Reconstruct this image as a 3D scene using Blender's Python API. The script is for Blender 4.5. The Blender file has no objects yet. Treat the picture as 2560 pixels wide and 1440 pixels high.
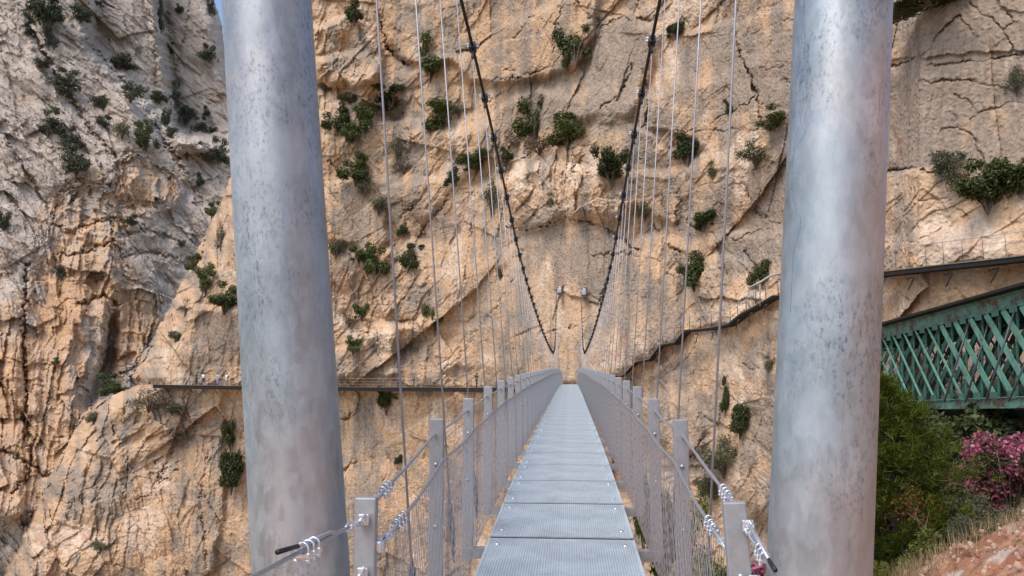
import bpy, math, random
import numpy as np
from mathutils import Vector, Matrix, Euler
from mathutils.bvhtree import BVHTree

random.seed(7)
scn = bpy.context.scene
COL = scn.collection
R = math.radians

# ------------------------------------------------------------------ camera
PW, PH, FPX = 2560.0, 1440.0, 1920.0
PITCH = math.atan(230.0 / FPX)
YAW = math.atan(146.0 * math.cos(PITCH) / FPX)
EYE = Vector((0.08, 0.0, 1.45))
_f = Vector((-math.sin(YAW) * math.cos(PITCH), math.cos(YAW) * math.cos(PITCH), math.sin(PITCH)))
_r = Vector((math.cos(YAW), math.sin(YAW), 0))
_u = _r.cross(_f)

def ray(px, py):
    d = _f + _r * ((px - PW / 2) / FPX) - _u * ((py - PH / 2) / FPX)
    return d / d.y

def P(px, py, Y):
    """world point seen at photo position (px,py), Y metres up the bridge axis"""
    return EYE + ray(px, py) * Y

def proj(p):
    d = Vector(p) - EYE
    w = d.dot(_f)
    return (PW / 2 + FPX * d.dot(_r) / w, PH / 2 - FPX * d.dot(_u) / w)

cam = bpy.data.cameras.new("camera")
cam.sensor_width = 36
cam.lens = FPX / PW * 36
cam.clip_start = 0.05
cam.clip_end = 2000
co = bpy.data.objects.new("camera", cam)
COL.objects.link(co)
co.matrix_world = Matrix.Translation(EYE) @ Matrix((_r, _u, -_f)).transposed().to_4x4()
scn.camera = co

# ------------------------------------------------------------------ light
SUN_EL, SUN_AZ = R(56), R(215)       # azimuth clockwise from +Y
world = bpy.data.worlds.new("World")
scn.world = world
world.use_nodes = True
nt = world.node_tree
bg = nt.nodes["Background"]
sky = nt.nodes.new("ShaderNodeTexSky")
sky.sky_type = 'NISHITA'
sky.sun_disc = False
sky.sun_elevation = SUN_EL
sky.sun_rotation = SUN_AZ
sky.altitude = 300
sky.air_density = 1.0
sky.dust_density = 2.5
sky.ozone_density = 1.0
nt.links.new(sky.outputs[0], bg.inputs[0])
bg.inputs[1].default_value = 0.15
sl = bpy.data.lights.new("sun", 'SUN')
sl.energy = 1.45
sl.angle = R(30)
sl.color = (1.0, 0.945, 0.88)
so = bpy.data.objects.new("sun", sl)
COL.objects.link(so)
sd = Vector((math.sin(SUN_AZ) * math.cos(SUN_EL), math.cos(SUN_AZ) * math.cos(SUN_EL), math.sin(SUN_EL)))
so.rotation_euler = sd.to_track_quat('Z', 'Y').to_euler()
so.location = (-20, -20, 60)
scn.view_settings.view_transform = 'Standard'
scn.view_settings.look = 'None'
scn.view_settings.exposure = 0.62
scn.view_settings.gamma = 1.0
scn.cycles.max_bounces = 6
scn.cycles.diffuse_bounces = 3
scn.cycles.transparent_max_bounces = 12

# ------------------------------------------------------------------ object helpers
def tag(o, label=None, cat=None, group=None, kind=None):
    if label: o["label"] = label
    if cat: o["category"] = cat
    if group: o["group"] = group
    if kind: o["kind"] = kind
    return o

def empty(name, loc=(0, 0, 0), rz=0.0, parent=None):
    o = bpy.data.objects.new(name, None)
    o.empty_display_size = 0.2
    COL.objects.link(o)
    o.location = loc
    o.rotation_euler = (0, 0, rz)
    if parent: o.parent = parent
    return o

def link_mesh(name, me, parent=None):
    o = bpy.data.objects.new(name, me)
    COL.objects.link(o)
    if parent: o.parent = parent
    return o

class MB:
    """collects boxes, bars and tubes; build() links them as one mesh object"""
    def __init__(s):
        s.v = []; s.f = []; s.sm = []
    def add(s, vs, fs, smooth=False):
        n = len(s.v)
        s.v += [tuple(v) for v in vs]
        s.f += [tuple(i + n for i in f) for f in fs]
        s.sm += [smooth] * len(fs)
    def box(s, c, size, rot=None, bev=0.0):
        hx, hy, hz = size[0] / 2, size[1] / 2, size[2] / 2
        c = Vector(c)
        M = rot if rot is not None else Matrix.Identity(3)
        if bev <= 0:
            vs = [c + M @ Vector((x * hx, y * hy, z * hz)) for x in (-1, 1) for y in (-1, 1) for z in (-1, 1)]
            s.add(vs, [(0, 1, 3, 2), (4, 6, 7, 5), (0, 4, 5, 1), (2, 3, 7, 6), (0, 2, 6, 4), (1, 5, 7, 3)])
        else:
            b = min(bev, hx * .9, hy * .9, hz * .9)
            import bmesh
            bm = bmesh.new()
            bmesh.ops.create_cube(bm, size=1.0)
            for v in bm.verts: v.co = Vector((v.co.x * 2 * hx, v.co.y * 2 * hy, v.co.z * 2 * hz))
            bmesh.ops.bevel(bm, geom=bm.edges[:], offset=b, segments=2, affect='EDGES', profile=0.5)
            bm.verts.ensure_lookup_table()
            s.add([c + M @ v.co for v in bm.verts], [[v.index for v in f.verts] for f in bm.faces])
            bm.free()
    def bar(s, a, b, w, h, up=(0, 0, 1)):
        """rectangular bar from a to b: w across, h along up"""
        a, b = Vector(a), Vector(b)
        d = b - a
        L = d.length
        y = d / L
        up = Vector(up)
        x = y.cross(up)
        if x.length < 1e-5: x = y.cross(Vector((1, 0, 0)))
        x.normalize()
        z = x.cross(y)
        s.box((a + b) / 2, (w, L, h), Matrix((x, y, z)).transposed())
    def tube(s, pts, r, n=8, cap=True, closed=False):
        pts = [Vector(p) for p in pts]
        m = len(pts)
        rs = r if isinstance(r, (list, tuple)) else [r] * m
        vs = []; prev = None
        for i, p in enumerate(pts):
            if closed: t = pts[(i + 1) % m] - pts[i - 1]
            else: t = pts[min(i + 1, m - 1)] - pts[max(i - 1, 0)]
            t.normalize()
            if prev is None:
                x = t.cross(Vector((0, 0, 1)))
                if x.length < 1e-3: x = t.cross(Vector((1, 0, 0)))
            else:
                x = prev - t * prev.dot(t)
                if x.length < 1e-6: x = t.cross(Vector((0, 0, 1)))
            x.normalize(); prev = x
            y = t.cross(x)
            for k in range(n):
                a = 2 * math.pi * k / n
                vs.append(p + (x * math.cos(a) + y * math.sin(a)) * rs[i])
        fs = []
        for i in range(m if closed else m - 1):
            j = (i + 1) % m
            for k in range(n):
                k2 = (k + 1) % n
                fs.append((i * n + k, j * n + k, j * n + k2, i * n + k2))
        if cap and not closed:
            fs.append(tuple(range(n)))
            fs.append(tuple(range((m - 1) * n + n - 1, (m - 1) * n - 1, -1)))
        s.add(vs, fs, n > 4)
    def mesh(s, name, mat):
        me = bpy.data.meshes.new(name)
        me.from_pydata(s.v, [], s.f)
        me.polygons.foreach_set("use_smooth", s.sm)
        mats = mat if isinstance(mat, (list, tuple)) else [mat]
        for m in mats: me.materials.append(m)
        me.update()
        return me
    def build(s, name, mat, parent=None):
        return link_mesh(name, s.mesh(name, mat), parent)

# ------------------------------------------------------------------ materials
MAT = {}
def mat(name, col, rough=0.6, metal=0.0, var=0.0, vscale=8.0, bump=0.0, bscale=40.0, col2=None, spec=0.5):
    m = bpy.data.materials.new(name)
    m.use_nodes = True
    n = m.node_tree; b = n.nodes["Principled BSDF"]
    b.inputs["Roughness"].default_value = rough
    b.inputs["Metallic"].default_value = metal
    b.inputs["Specular IOR Level"].default_value = spec
    b.inputs["Base Color"].default_value = (*col, 1)
    tc = n.nodes.new("ShaderNodeTexCoord")
    if var > 0 or col2:
        ns = n.nodes.new("ShaderNodeTexNoise")
        ns.inputs["Scale"].default_value = vscale
        ns.inputs["Detail"].default_value = 6
        ns.inputs["Roughness"].default_value = 0.65
        n.links.new(tc.outputs["Object"], ns.inputs["Vector"])
        rp = n.nodes.new("ShaderNodeValToRGB")
        rp.color_ramp.elements[0].position = 0.33
        rp.color_ramp.elements[1].position = 0.67
        c2 = col2 if col2 else tuple(min(1, c * (1 + var)) for c in col)
        c1 = tuple(c * (1 - var) for c in col)
        rp.color_ramp.elements[0].color = (*c1, 1)
        rp.color_ramp.elements[1].color = (*c2, 1)
        n.links.new(ns.outputs["Fac"], rp.inputs["Fac"])
        n.links.new(rp.outputs["Color"], b.inputs["Base Color"])
    if bump > 0:
        nb = n.nodes.new("ShaderNodeTexNoise")
        nb.inputs["Scale"].default_value = bscale
        nb.inputs["Detail"].default_value = 5
        n.links.new(tc.outputs["Object"], nb.inputs["Vector"])
        bp = n.nodes.new("ShaderNodeBump")
        bp.inputs["Strength"].default_value = bump
        bp.inputs["Distance"].default_value = 0.02
        n.links.new(nb.outputs["Fac"], bp.inputs["Height"])
        n.links.new(bp.outputs["Normal"], b.inputs["Normal"])
    MAT[name] = m
    return m

def leaf_mat(name, c1, c2, rough=0.55, trans=0.15):
    """leaf colour varies leaf by leaf and bush by bush"""
    m = bpy.data.materials.new(name)
    m.use_nodes = True
    n = m.node_tree; b = n.nodes["Principled BSDF"]
    b.inputs["Roughness"].default_value = rough
    b.inputs["Specular IOR Level"].default_value = 0.3
    ge = n.nodes.new("ShaderNodeNewGeometry")
    oi = n.nodes.new("ShaderNodeObjectInfo")
    ad = n.nodes.new("ShaderNodeMath"); ad.operation = 'MULTIPLY_ADD'
    n.links.new(oi.outputs["Random"], ad.inputs[0])
    ad.inputs[1].default_value = 0.35
    n.links.new(ge.outputs["Random Per Island"], ad.inputs[2])
    mu = n.nodes.new("ShaderNodeMath"); mu.operation = 'MULTIPLY'; mu.inputs[1].default_value = 0.74
    n.links.new(ad.outputs[0], mu.inputs[0])
    rp = n.nodes.new("ShaderNodeValToRGB")
    rp.color_ramp.elements[0].color = (*c1, 1)
    rp.color_ramp.elements[1].color = (*c2, 1)
    n.links.new(mu.outputs[0], rp.inputs["Fac"])
    n.links.new(rp.outputs["Color"], b.inputs["Base Color"])
    if trans > 0:
        tr = n.nodes.new("ShaderNodeBsdfTranslucent")
        n.links.new(rp.outputs["Color"], tr.inputs["Color"])
        mx = n.nodes.new("ShaderNodeMixShader")
        mx.inputs[0].default_value = trans
        n.links.new(b.outputs[0], mx.inputs[1]); n.links.new(tr.outputs[0], mx.inputs[2])
        n.links.new(mx.outputs[0], n.nodes["Material Output"].inputs["Surface"])
    MAT[name] = m
    return m

# ------------------------------------------------------------------ numpy noise
def _hash(ix, iy, seed):
    h = (ix.astype(np.uint32) * np.uint32(374761393) + iy.astype(np.uint32) * np.uint32(668265263)
         + np.uint32((seed * 2246822519 + 3266489917) & 0xffffffff))
    h ^= h >> np.uint32(13); h *= np.uint32(1274126177); h ^= h >> np.uint32(16)
    h *= np.uint32(2246822519); h ^= h >> np.uint32(13)
    return h

def _h01(ix, iy, seed):
    return (_hash(ix, iy, seed) & np.uint32(0xffffff)).astype(np.float32) / np.float32(16777215)

def noise2(x, y, seed=0):
    """gradient noise, about -1..1"""
    xi = np.floor(x); yi = np.floor(y)
    fx = (x - xi).astype(np.float32); fy = (y - yi).astype(np.float32)
    xi = xi.astype(np.int64); yi = yi.astype(np.int64)
    ux = fx * fx * fx * (fx * (fx * 6 - 15) + 10); uy = fy * fy * fy * (fy * (fy * 6 - 15) + 10)
    def g(ax, ay):
        a = _h01(xi + ax, yi + ay, seed) * np.float32(6.2831853)
        return np.cos(a) * (fx - ax) + np.sin(a) * (fy - ay)
    a = g(0, 0); b = g(1, 0); c = g(0, 1); d = g(1, 1)
    return (a + (b - a) * ux + (c - a) * uy + (a - b - c + d) * ux * uy) * np.float32(1.45)

def fbm(x, y, o=4, seed=0, gain=0.5):
    t = 0; amp = 1.0; s = 0
    for i in range(o):
        t = t + amp * noise2(x * 2.03 ** i + 17.3 * i, y * 2.03 ** i - 9.1 * i, seed + i)
        s += amp; amp *= gain
    return t / s * 1.4

def ridged(x, y, o=4, seed=0):
    t = 0; amp = 1.0; s = 0
    for i in range(o):
        t = t + amp * (1 - 2 * np.abs(noise2(x * 2.1 ** i + 5.3 * i, y * 2.1 ** i + 3.7 * i, seed + i)))
        s += amp; amp *= 0.5
    return t / s

def cells(x, y, seed=0):
    """nearest cell: offset, tilts, dx, dy and edge distance"""
    xi = np.floor(x).astype(np.int64); yi = np.floor(y).astype(np.int64)
    f1 = np.full(x.shape, 9., np.float32); f2 = f1.copy()
    bx = np.zeros(x.shape, np.int64); by = bx.copy()
    ddx = np.zeros(x.shape, np.float32); ddy = ddx.copy()
    for ox in (-1, 0, 1):
        for oy in (-1, 0, 1):
            cx = xi + ox; cy = yi + oy
            px = cx + _h01(cx, cy, seed); py = cy + _h01(cx, cy, seed + 91)
            dx = (x - px).astype(np.float32); dy = (y - py).astype(np.float32)
            d = dx * dx + dy * dy
            m = d < f1
            f2 = np.where(m, f1, np.minimum(f2, d))
            f1 = np.where(m, d, f1)
            bx = np.where(m, cx, bx); by = np.where(m, cy, by)
            ddx = np.where(m, dx, ddx); ddy = np.where(m, dy, ddy)
    off = _h01(bx, by, seed + 7) - .5
    tx = _h01(bx, by, seed + 8) - .5; ty = _h01(bx, by, seed + 9) - .5
    rnd = _h01(bx, by, seed + 10)
    return off, tx, ty, ddx, ddy, np.sqrt(f2) - np.sqrt(f1), rnd

def facets(x, y, seed, tilt=1.3, off=.7, k=.8):
    """flat tilted faces that meet in sharp edges"""
    xi = np.floor(x).astype(np.int64); yi = np.floor(y).astype(np.int64)
    best = np.full(x.shape, -99., np.float32)
    for ox in (-1, 0, 1):
        for oy in (-1, 0, 1):
            cx = xi + ox; cy = yi + oy
            dx = (x - cx - _h01(cx, cy, seed)).astype(np.float32); dy = (y - cy - _h01(cx, cy, seed + 91)).astype(np.float32)
            h = (_h01(cx, cy, seed + 7) - .5) * off + (_h01(cx, cy, seed + 8) - .5) * tilt * dx + (_h01(cx, cy, seed + 9) - .5) * tilt * dy - k * (dx * dx + dy * dy)
            best = np.maximum(best, h)
    return best

def sstep(a, b, x):
    t = np.clip((x - a) / (b - a), 0, 1)
    return t * t * (3 - 2 * t)

class Map:
    """a relief or colour map of the rock, drawn from measured outlines on a 4-unit grid"""
    U0, V0 = -320, -320
    def __init__(s, val=0.0, st=4):
        s.ST, s.NW, s.NH = st, 3280 // st, 2160 // st
        s.a = np.full((s.NH, s.NW), val, np.float32)
    def poly(s, pts, val, blur=0, mode='add'):
        p = np.array(pts, float)
        U = s.U0 + s.ST * np.arange(s.NW)[None, :] + np.zeros((s.NH, 1))
        V = s.V0 + s.ST * np.arange(s.NH)[:, None] + np.zeros((1, s.NW))
        ins = np.zeros(U.shape, bool)
        n = len(p)
        for i in range(n):
            x1, y1 = p[i]; x2, y2 = p[(i + 1) % n]
            if y1 == y2: continue
            c = ((y1 > V) != (y2 > V)) & (U < (x2 - x1) * (V - y1) / (y2 - y1) + x1)
            ins ^= c
        m = s.blur_arr(ins.astype(np.float32), blur)
        if mode == 'add': s.a += m * val
        else: s.a = s.a * (1 - m) + m * val
        return s
    @staticmethod
    def blur_arr(m, px):
        k = int(px / 4)
        if k < 1: return m
        for _ in range(2):
            for ax in (0, 1):
                pad = [(0, 0), (0, 0)]; pad[ax] = (k + 1, k)
                c = np.cumsum(np.pad(m, pad, mode='edge'), axis=ax, dtype=np.float64)
                n = m.shape[ax]; w = 2 * k + 1
                if ax == 0: m = (c[w:w + n] - c[0:n]) / w
                else: m = (c[:, w:w + n] - c[:, 0:n]) / w
                m = m.astype(np.float32)
        return m
    def line(s, pts, w, val):
        """groove along a polyline"""
        for (x1, y1), (x2, y2) in zip(pts[:-1], pts[1:]):
            m = 4 * w + 8
            i0 = max(0, int((min(x1, x2) - m - s.U0) / s.ST)); i1 = min(s.NW, int((max(x1, x2) + m - s.U0) / s.ST) + 1)
            j0 = max(0, int((min(y1, y2) - m - s.V0) / s.ST)); j1 = min(s.NH, int((max(y1, y2) + m - s.V0) / s.ST) + 1)
            if i1 <= i0 or j1 <= j0: continue
            U = s.U0 + s.ST * np.arange(i0, i1)[None, :]; V = s.V0 + s.ST * np.arange(j0, j1)[:, None]
            dx, dy = x2 - x1, y2 - y1
            t = np.clip(((U - x1) * dx + (V - y1) * dy) / (dx * dx + dy * dy + 1e-6), 0, 1)
            d2 = (U - x1 - t * dx) ** 2 + (V - y1 - t * dy) ** 2
            g = val * np.exp(-d2 / (w * w))
            blk = s.a[j0:j1, i0:i1]
            s.a[j0:j1, i0:i1] = np.where(np.abs(g) > np.abs(blk), g, blk)
        return s
    def get(s, U, V):
        x = np.clip((U - s.U0) / s.ST, 0, s.NW - 1.001); y = np.clip((V - s.V0) / s.ST, 0, s.NH - 1.001)
        i = x.astype(int); j = y.astype(int)
        fx = (x - i).astype(np.float32); fy = (y - j).astype(np.float32)
        a = s.a
        return (a[j, i] * (1 - fx) * (1 - fy) + a[j, i + 1] * fx * (1 - fy) + a[j + 1, i] * (1 - fx) * fy + a[j + 1, i + 1] * fx * fy)
# ================================================================== THE GORGE WALLS
def rock_mat(name, bump=0.5):
    m = bpy.data.materials.new(name)
    m.use_nodes = True
    n = m.node_tree; b = n.nodes["Principled BSDF"]
    b.inputs["Roughness"].default_value = 0.93
    b.inputs["Specular IOR Level"].default_value = 0.15
    at = n.nodes.new("ShaderNodeAttribute"); at.attribute_name = "rock"
    tc = n.nodes.new("ShaderNodeTexCoord")
    ns = n.nodes.new("ShaderNodeTexNoise")
    ns.inputs["Scale"].default_value = 3.0; ns.inputs["Detail"].default_value = 9; ns.inputs["Roughness"].default_value = 0.72
    n.links.new(tc.outputs["Object"], ns.inputs["Vector"])
    rp = n.nodes.new("ShaderNodeValToRGB")
    rp.color_ramp.elements[0].position = 0.30; rp.color_ramp.elements[0].color = (0.55, 0.53, 0.51, 1)
    rp.color_ramp.elements[1].position = 0.70; rp.color_ramp.elements[1].color = (1.36, 1.36, 1.36, 1)
    n.links.new(ns.outputs["Fac"], rp.inputs["Fac"])
    mx = n.nodes.new("ShaderNodeMix"); mx.data_type = 'RGBA'; mx.blend_type = 'MULTIPLY'; mx.inputs[0].default_value = 0.85
    n.links.new(at.outputs["Color"], mx.inputs[6]); n.links.new(rp.outputs["Color"], mx.inputs[7])
    n.links.new(mx.outputs[2], b.inputs["Base Color"])
    nb = n.nodes.new("ShaderNodeTexNoise")
    nb.noise_type = 'RIDGED_MULTIFRACTAL'; nb.inputs["Scale"].default_value = 3.2; nb.inputs["Detail"].default_value = 11; nb.inputs["Roughness"].default_value = 0.7
    n.links.new(tc.outputs["Object"], nb.inputs["Vector"])
    bp = n.nodes.new("ShaderNodeBump"); bp.inputs["Strength"].default_value = bump; bp.inputs["Distance"].default_value = 0.16
    n.links.new(nb.outputs["Fac"], bp.inputs["Height"])
    n.links.new(bp.outputs["Normal"], b.inputs["Normal"])
    MAT[name] = m
    return m

C = lambda *c: np.array(c, np.float32)
OCHRE, ORANGE, CREAM = C(.54, .362, .228), C(.54, .305, .160), C(.65, .51, .385)
GREY, COOL, RUST, TAN = C(.30, .24, .188), C(.255, .228, .206), C(.40, .19, .10), C(.46, .345, .25)
DARKST = C(.13, .095, .068)

def lerp(a, b, t):
    return a + (b - a) * t[..., None]

def sheet(name, U, V, Y, keep, colour):
    """link a rock wall whose points lie Y metres up the bridge axis"""
    fx, fy, fz = [_f[i] + _r[i] * (U - PW / 2) / FPX - _u[i] * (V - PH / 2) / FPX for i in range(3)]
    X = EYE.x + fx / fy * Y; Z = EYE.z + fz / fy * Y; YY = EYE.y + Y
    h, w = U.shape
    co_ = np.stack([X, YY, Z], -1).reshape(-1, 3).astype(np.float32)
    idx = np.arange(h * w).reshape(h, w)
    k = keep[:-1, :-1] & keep[1:, :-1] & keep[:-1, 1:] & keep[1:, 1:]
    q = np.stack([idx[1:, :-1], idx[1:, 1:], idx[:-1, 1:], idx[:-1, :-1]], -1)[k]
    used = np.zeros(h * w, bool); used[q.ravel()] = True
    remap = np.cumsum(used) - 1
    q = remap[q]; co2 = co_[used]
    me = bpy.data.meshes.new(name)
    me.vertices.add(len(co2)); me.vertices.foreach_set("co", co2.ravel())
    me.loops.add(q.size); me.loops.foreach_set("vertex_index", q.ravel().astype(np.int32))
    me.polygons.add(len(q))
    me.polygons.foreach_set("loop_start", np.arange(0, q.size, 4, dtype=np.int32))
    me.polygons.foreach_set("loop_total", np.full(len(q), 4, np.int32))
    me.update(calc_edges=True)
    ca = me.attributes.new("rock", 'FLOAT_COLOR', 'POINT')
    c4 = np.ones((len(co2), 4), np.float32); c4[:, :3] = np.clip(colour.reshape(-1, 3)[used], 0.01, 0.9)
    ca.data.foreach_set("color", c4.ravel())
    me.materials.append(MAT["rock"])
    o = link_mesh(name, me)
    o["kind"] = "structure"
    return X, YY + 0 * X, Z

class Lookup:
    """where a sight line meets a wall"""
    def __init__(s, us, vs, Y, keep):
        s.us, s.vs, s.Y, s.k = us, vs, Y, keep
    def depth(s, px, py):
        i = (px - s.us[0]) / (s.us[1] - s.us[0]); j = (py - s.vs[0]) / (s.vs[1] - s.vs[0])
        i = int(min(max(i, 0), len(s.us) - 1)); j = int(min(max(j, 0), len(s.vs) - 1))
        return float(s.Y[j, i]) if s.k[j, i] else None

rock_mat("rock", 1.0)

# ---------------------------------------------------------------- main wall: M
STEP = 2.0
us = np.arange(-160, 2860, STEP); vs = np.arange(-120, 1640, STEP)
U, V = np.meshgrid(us, vs)
Y0 = np.interp(U, [-300, 300, 600, 1000, 1187, 1300, 1430, 1700, 1900, 2150, 2300, 2560, 2900],
               [114, 109, 106, 101, 97, 88, 80, 72, 64, 50.5, 44, 40.5, 38])
ppm = FPX / Y0
Z0 = -(V - 950) / FPX * Y0
S1 = np.cumsum(np.sqrt(np.diff(us, prepend=us[0]) ** 2) * (Y0[0] / FPX) * np.sqrt(1 + (np.gradient(Y0[0], us) * FPX / Y0[0]) ** 2 * 0.35))
S = np.tile(S1[None, :], (len(vs), 1))
Sf = S.astype(np.float32); Zf = Z0.astype(np.float32)

# outlines measured off the photograph
D = Map(0); Rg = Map(0.45); G = Map(0.32); K = Map(0.0); CR = Map(0.0, 2); OR = Map(0.0)
dome = [(1262, 930), (1258, 800), (1285, 660), (1335, 590), (1420, 548), (1500, 560), (1600, 625), (1680, 690), (1712, 760), (1702, 850), (1650, 870), (1590, 905), (1540, 940), (1430, 990)]
D.poly(dome, 1.6, 14); Rg.poly(dome, 0.10, 12, 'set')
G.poly([(1480, 640), (1610, 640), (1690, 700), (1712, 790), (1690, 850), (1600, 890), (1550, 930), (1490, 900)], .75, 30, 'set')
G.poly([(1300, 650), (1420, 560), (1560, 610), (1620, 660), (1480, 690), (1350, 700)], .55, 36, 'set')
rub = [(1285, 560), (1265, 470), (1300, 405), (1370, 365), (1450, 372), (1520, 420), (1590, 500), (1560, 560), (1490, 545), (1420, 540), (1340, 575)]
D.poly(rub, 1.5, 12); Rg.poly(rub, 1.1, 10, 'set'); K.poly(rub, .55, 24)
slabA = [(1465, 410), (1472, 320), (1500, 296), (1560, 302), (1640, 345), (1705, 400), (1725, 470), (1690, 560), (1630, 545), (1570, 500)]
D.poly(slabA, 1.2, 6); Rg.poly(slabA, .25, 8, 'set'); K.poly(slabA, .2, 20)
slabB = [(1420, 300), (1470, 170), (1505, 60), (1560, 38), (1645, 80), (1625, 180), (1575, 300), (1500, 295)]
D.poly(slabB, 2.2, 8); Rg.poly(slabB, .22, 8, 'set'); G.poly(slabB, .85, 24, 'set')
slabC = [(1615, 320), (1650, 160), (1700, 90), (1835, 50), (1875, 190), (1905, 330), (1885, 430), (1790, 420), (1735, 345)]
D.poly(slabC, 1.2, 6); Rg.poly(slabC, .18, 8, 'set'); G.poly(slabC, .62, 24, 'set')
slabD = [(1850, 60), (2000, 0), (2240, -60), (2240, 420), (2000, 420), (1905, 310), (1890, 200)]
D.poly(slabD, 1.0, 10); Rg.poly(slabD, .35, 8, 'set'); G.poly(slabD, .55, 24, 'set')
topw = [(955, -200), (1505, -200), (1490, 80), (1440, 165), (1378, 188), (1255, 212), (1180, 205), (1130, 150), (1060, 165), (1005, 152), (972, 110)]
D.poly(topw, 2.6, 6); Rg.poly(topw, .28, 8, 'set')
G.poly([(960, -200), (1100, -200), (1095, 100), (1030, 140), (985, 120)], .55, 30, 'set')
G.poly([(1290, 190), (1420, 190), (1400, 320), (1300, 330)], .6, 24, 'set')
blk = [(785, 70), (880, 40), (945, 95), (962, 150), (935, 205), (880, 218), (785, 200)]
D.poly(blk, 2.4, 6); Rg.poly(blk, .9, 8, 'set'); G.poly(blk, .5, 16, 'set')
shelf = [(780, 215), (890, 220), (960, 235), (1030, 260), (1010, 300), (900, 300), (780, 290)]
D.poly(shelf, -1.5, 10); K.poly(shelf, .5, 16); Rg.poly(shelf, 1.0, 8, 'set')
slabE = [(800, 480), (880, 440), (925, 480), (965, 530), (970, 600), (935, 650), (880, 610), (800, 600)]
D.poly(slabE, 1.6, 6); Rg.poly(slabE, .2, 8, 'set')
slabF = [(1005, 330), (1080, 320), (1150, 300), (1230, 300), (1250, 400), (1180, 440), (1130, 470), (1060, 560), (1010, 520), (990, 430)]
D.poly(slabF, 1.2, 8); G.poly([(1130, 300), (1240, 310), (1260, 380), (1190, 385), (1120, 340)], .45, 24, 'set')
slabG = [(1080, 560), (1130, 480), (1210, 455), (1265, 480), (1280, 560), (1262, 680), (1250, 920), (1090, 930), (1040, 800), (1060, 680)]
D.poly(slabG, 1.0, 8); Rg.poly(slabG, .22, 10, 'set')
gully = [(965, 640), (1040, 600), (1060, 660), (1040, 780), (1090, 900), (960, 900), (850, 800), (850, 720)]
D.poly(gully, -1.6, 20); Rg.poly(gully, .95, 16, 'set'); K.poly(gully, .35, 20)
stub = [(840, 900), (880, 830), (930, 830), (995, 830), (1005, 945), (840, 945)]
D.poly(stub, 1.5, 8); K.poly(stub, .6, 14); G.poly(stub, .35, 14, 'set')
low = [(560, 975), (1260, 975), (1430, 960), (1500, 960), (1560, 945), (1560, 1640), (500, 1640), (560, 1250)]
D.poly(low, -1.2, 4); Rg.poly(low, .14, 16, 'set')
lowl = [(440, 975), (620, 975), (640, 1640), (420, 1640), (430, 1200), (470, 1100)]
Rg.poly(lowl, .28, 20, 'set')
toe = [(200, 1030), (330, 965), (420, 1000), (520, 1090), (430, 1130), (330, 1160), (300, 1640), (20, 1640), (90, 1260), (160, 1130)]
Rg.poly(toe, .75, 16, 'set'); G.poly([(180, 1130), (300, 1090), (340, 1300), (230, 1360), (170, 1250)], .5, 30, 'set')
K.poly([(380, 960), (520, 1060), (540, 1110), (420, 1090), (350, 1020)], .5, 16)
Rg.poly([(380, 960), (520, 1060), (560, 1130), (420, 1110), (340, 1020)], .95, 16, 'set')
nose = [(350, 930), (365, 880), (420, 800), (470, 770), (590, 790), (620, 955), (420, 955)]
Rg.poly(nose, .28, 12, 'set'); K.poly([(350, 930), (365, 880), (400, 850), (440, 900), (420, 955)], .6, 14)
upl = [(440, 740), (500, 650), (535, 560), (580, 450), (620, 380), (640, 640), (600, 740)]
Rg.poly(upl, .35, 10, 'set'); G.poly(upl, .25, 20, 'set')
G.poly([(2180, 820), (2900, 700), (2900, 1640), (2180, 1640)], .75, 20, 'set')
rt = [(2190, -200), (2900, -200), (2900, 425), (2360, 432), (2190, 420)]
Rg.poly(rt, .15, 10, 'set'); G.poly(rt, .82, 26, 'set')
D.poly([(2190, 150), (2300, 145), (2500, 130), (2900, 100), (2900, 425), (2360, 432), (2190, 420)], -.5, 3)
D.poly([(2190, 432), (2360, 440), (2900, 455), (2900, 640), (2190, 690)], .45, 3)
K.poly([(2190, 440), (2560, 480), (2900, 480), (2900, 620), (2190, 650)], .38, 26); Rg.poly([(2190, 440), (2900, 455), (2900, 600), (2190, 650)], .42, 12, 'set')
G.poly([(2190, 440), (2900, 455), (2900, 640), (2190, 680)], .3, 20, 'set')
under = [(2190, 690), (2350, 675), (2900, 640), (2900, 1640), (2190, 1640)]
D.poly(under, -1.0, 4); Rg.poly(under, .14, 12, 'set'); K.poly(under, .25, 12)
fan = [(1730, 815), (1745, 700), (1790, 640), (1860, 660), (1900, 740), (1950, 735), (1900, 770), (1840, 812)]
Rg.poly(fan, 1.0, 10, 'set'); K.poly(fan, .45, 14); G.poly(fan, .45, 14, 'set'); D.poly(fan, 1.0, 8)
stairs_px = [(1530, 940), (1562, 938), (1597, 904), (1632, 898), (1662, 862), (1702, 856), (1727, 826), (1790, 820), (1840, 810), (1872, 785), (1908, 766), (1950, 740), (2010, 738)]
belowst = stairs_px + [(2010, 1640), (1530, 1640)]
D.poly(belowst, -1.1, 3); Rg.poly(belowst, .42, 10, 'set'); K.poly(belowst, .22, 20)
bould = [(1610, 1010), (1660, 975), (1730, 1000), (1770, 1060), (1750, 1130), (1690, 1150), (1620, 1090)]
D.poly(bould, 2.0, 14); K.poly(bould, .35, 14)
bould2 = [(1860, 1110), (1900, 1060), (1960, 1040), (1960, 1300), (1870, 1300), (1830, 1200)]
D.poly(bould2, 2.5, 18); G.poly(bould2, .5, 14, 'set')
bould3 = [(1880, 1000), (1900, 920), (1960, 900), (1960, 1040), (1900, 1060)]
D.poly(bould3, 1.6, 10); K.poly(bould3, .5, 10)
G.poly([(1640, 420), (2000, 380), (2000, 640), (1800, 660), (1700, 600)], .55, 40, 'set')
G.poly([(1900, 880), (2000, 860), (2000, 1440), (1850, 1440)], .5, 30, 'set')
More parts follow.
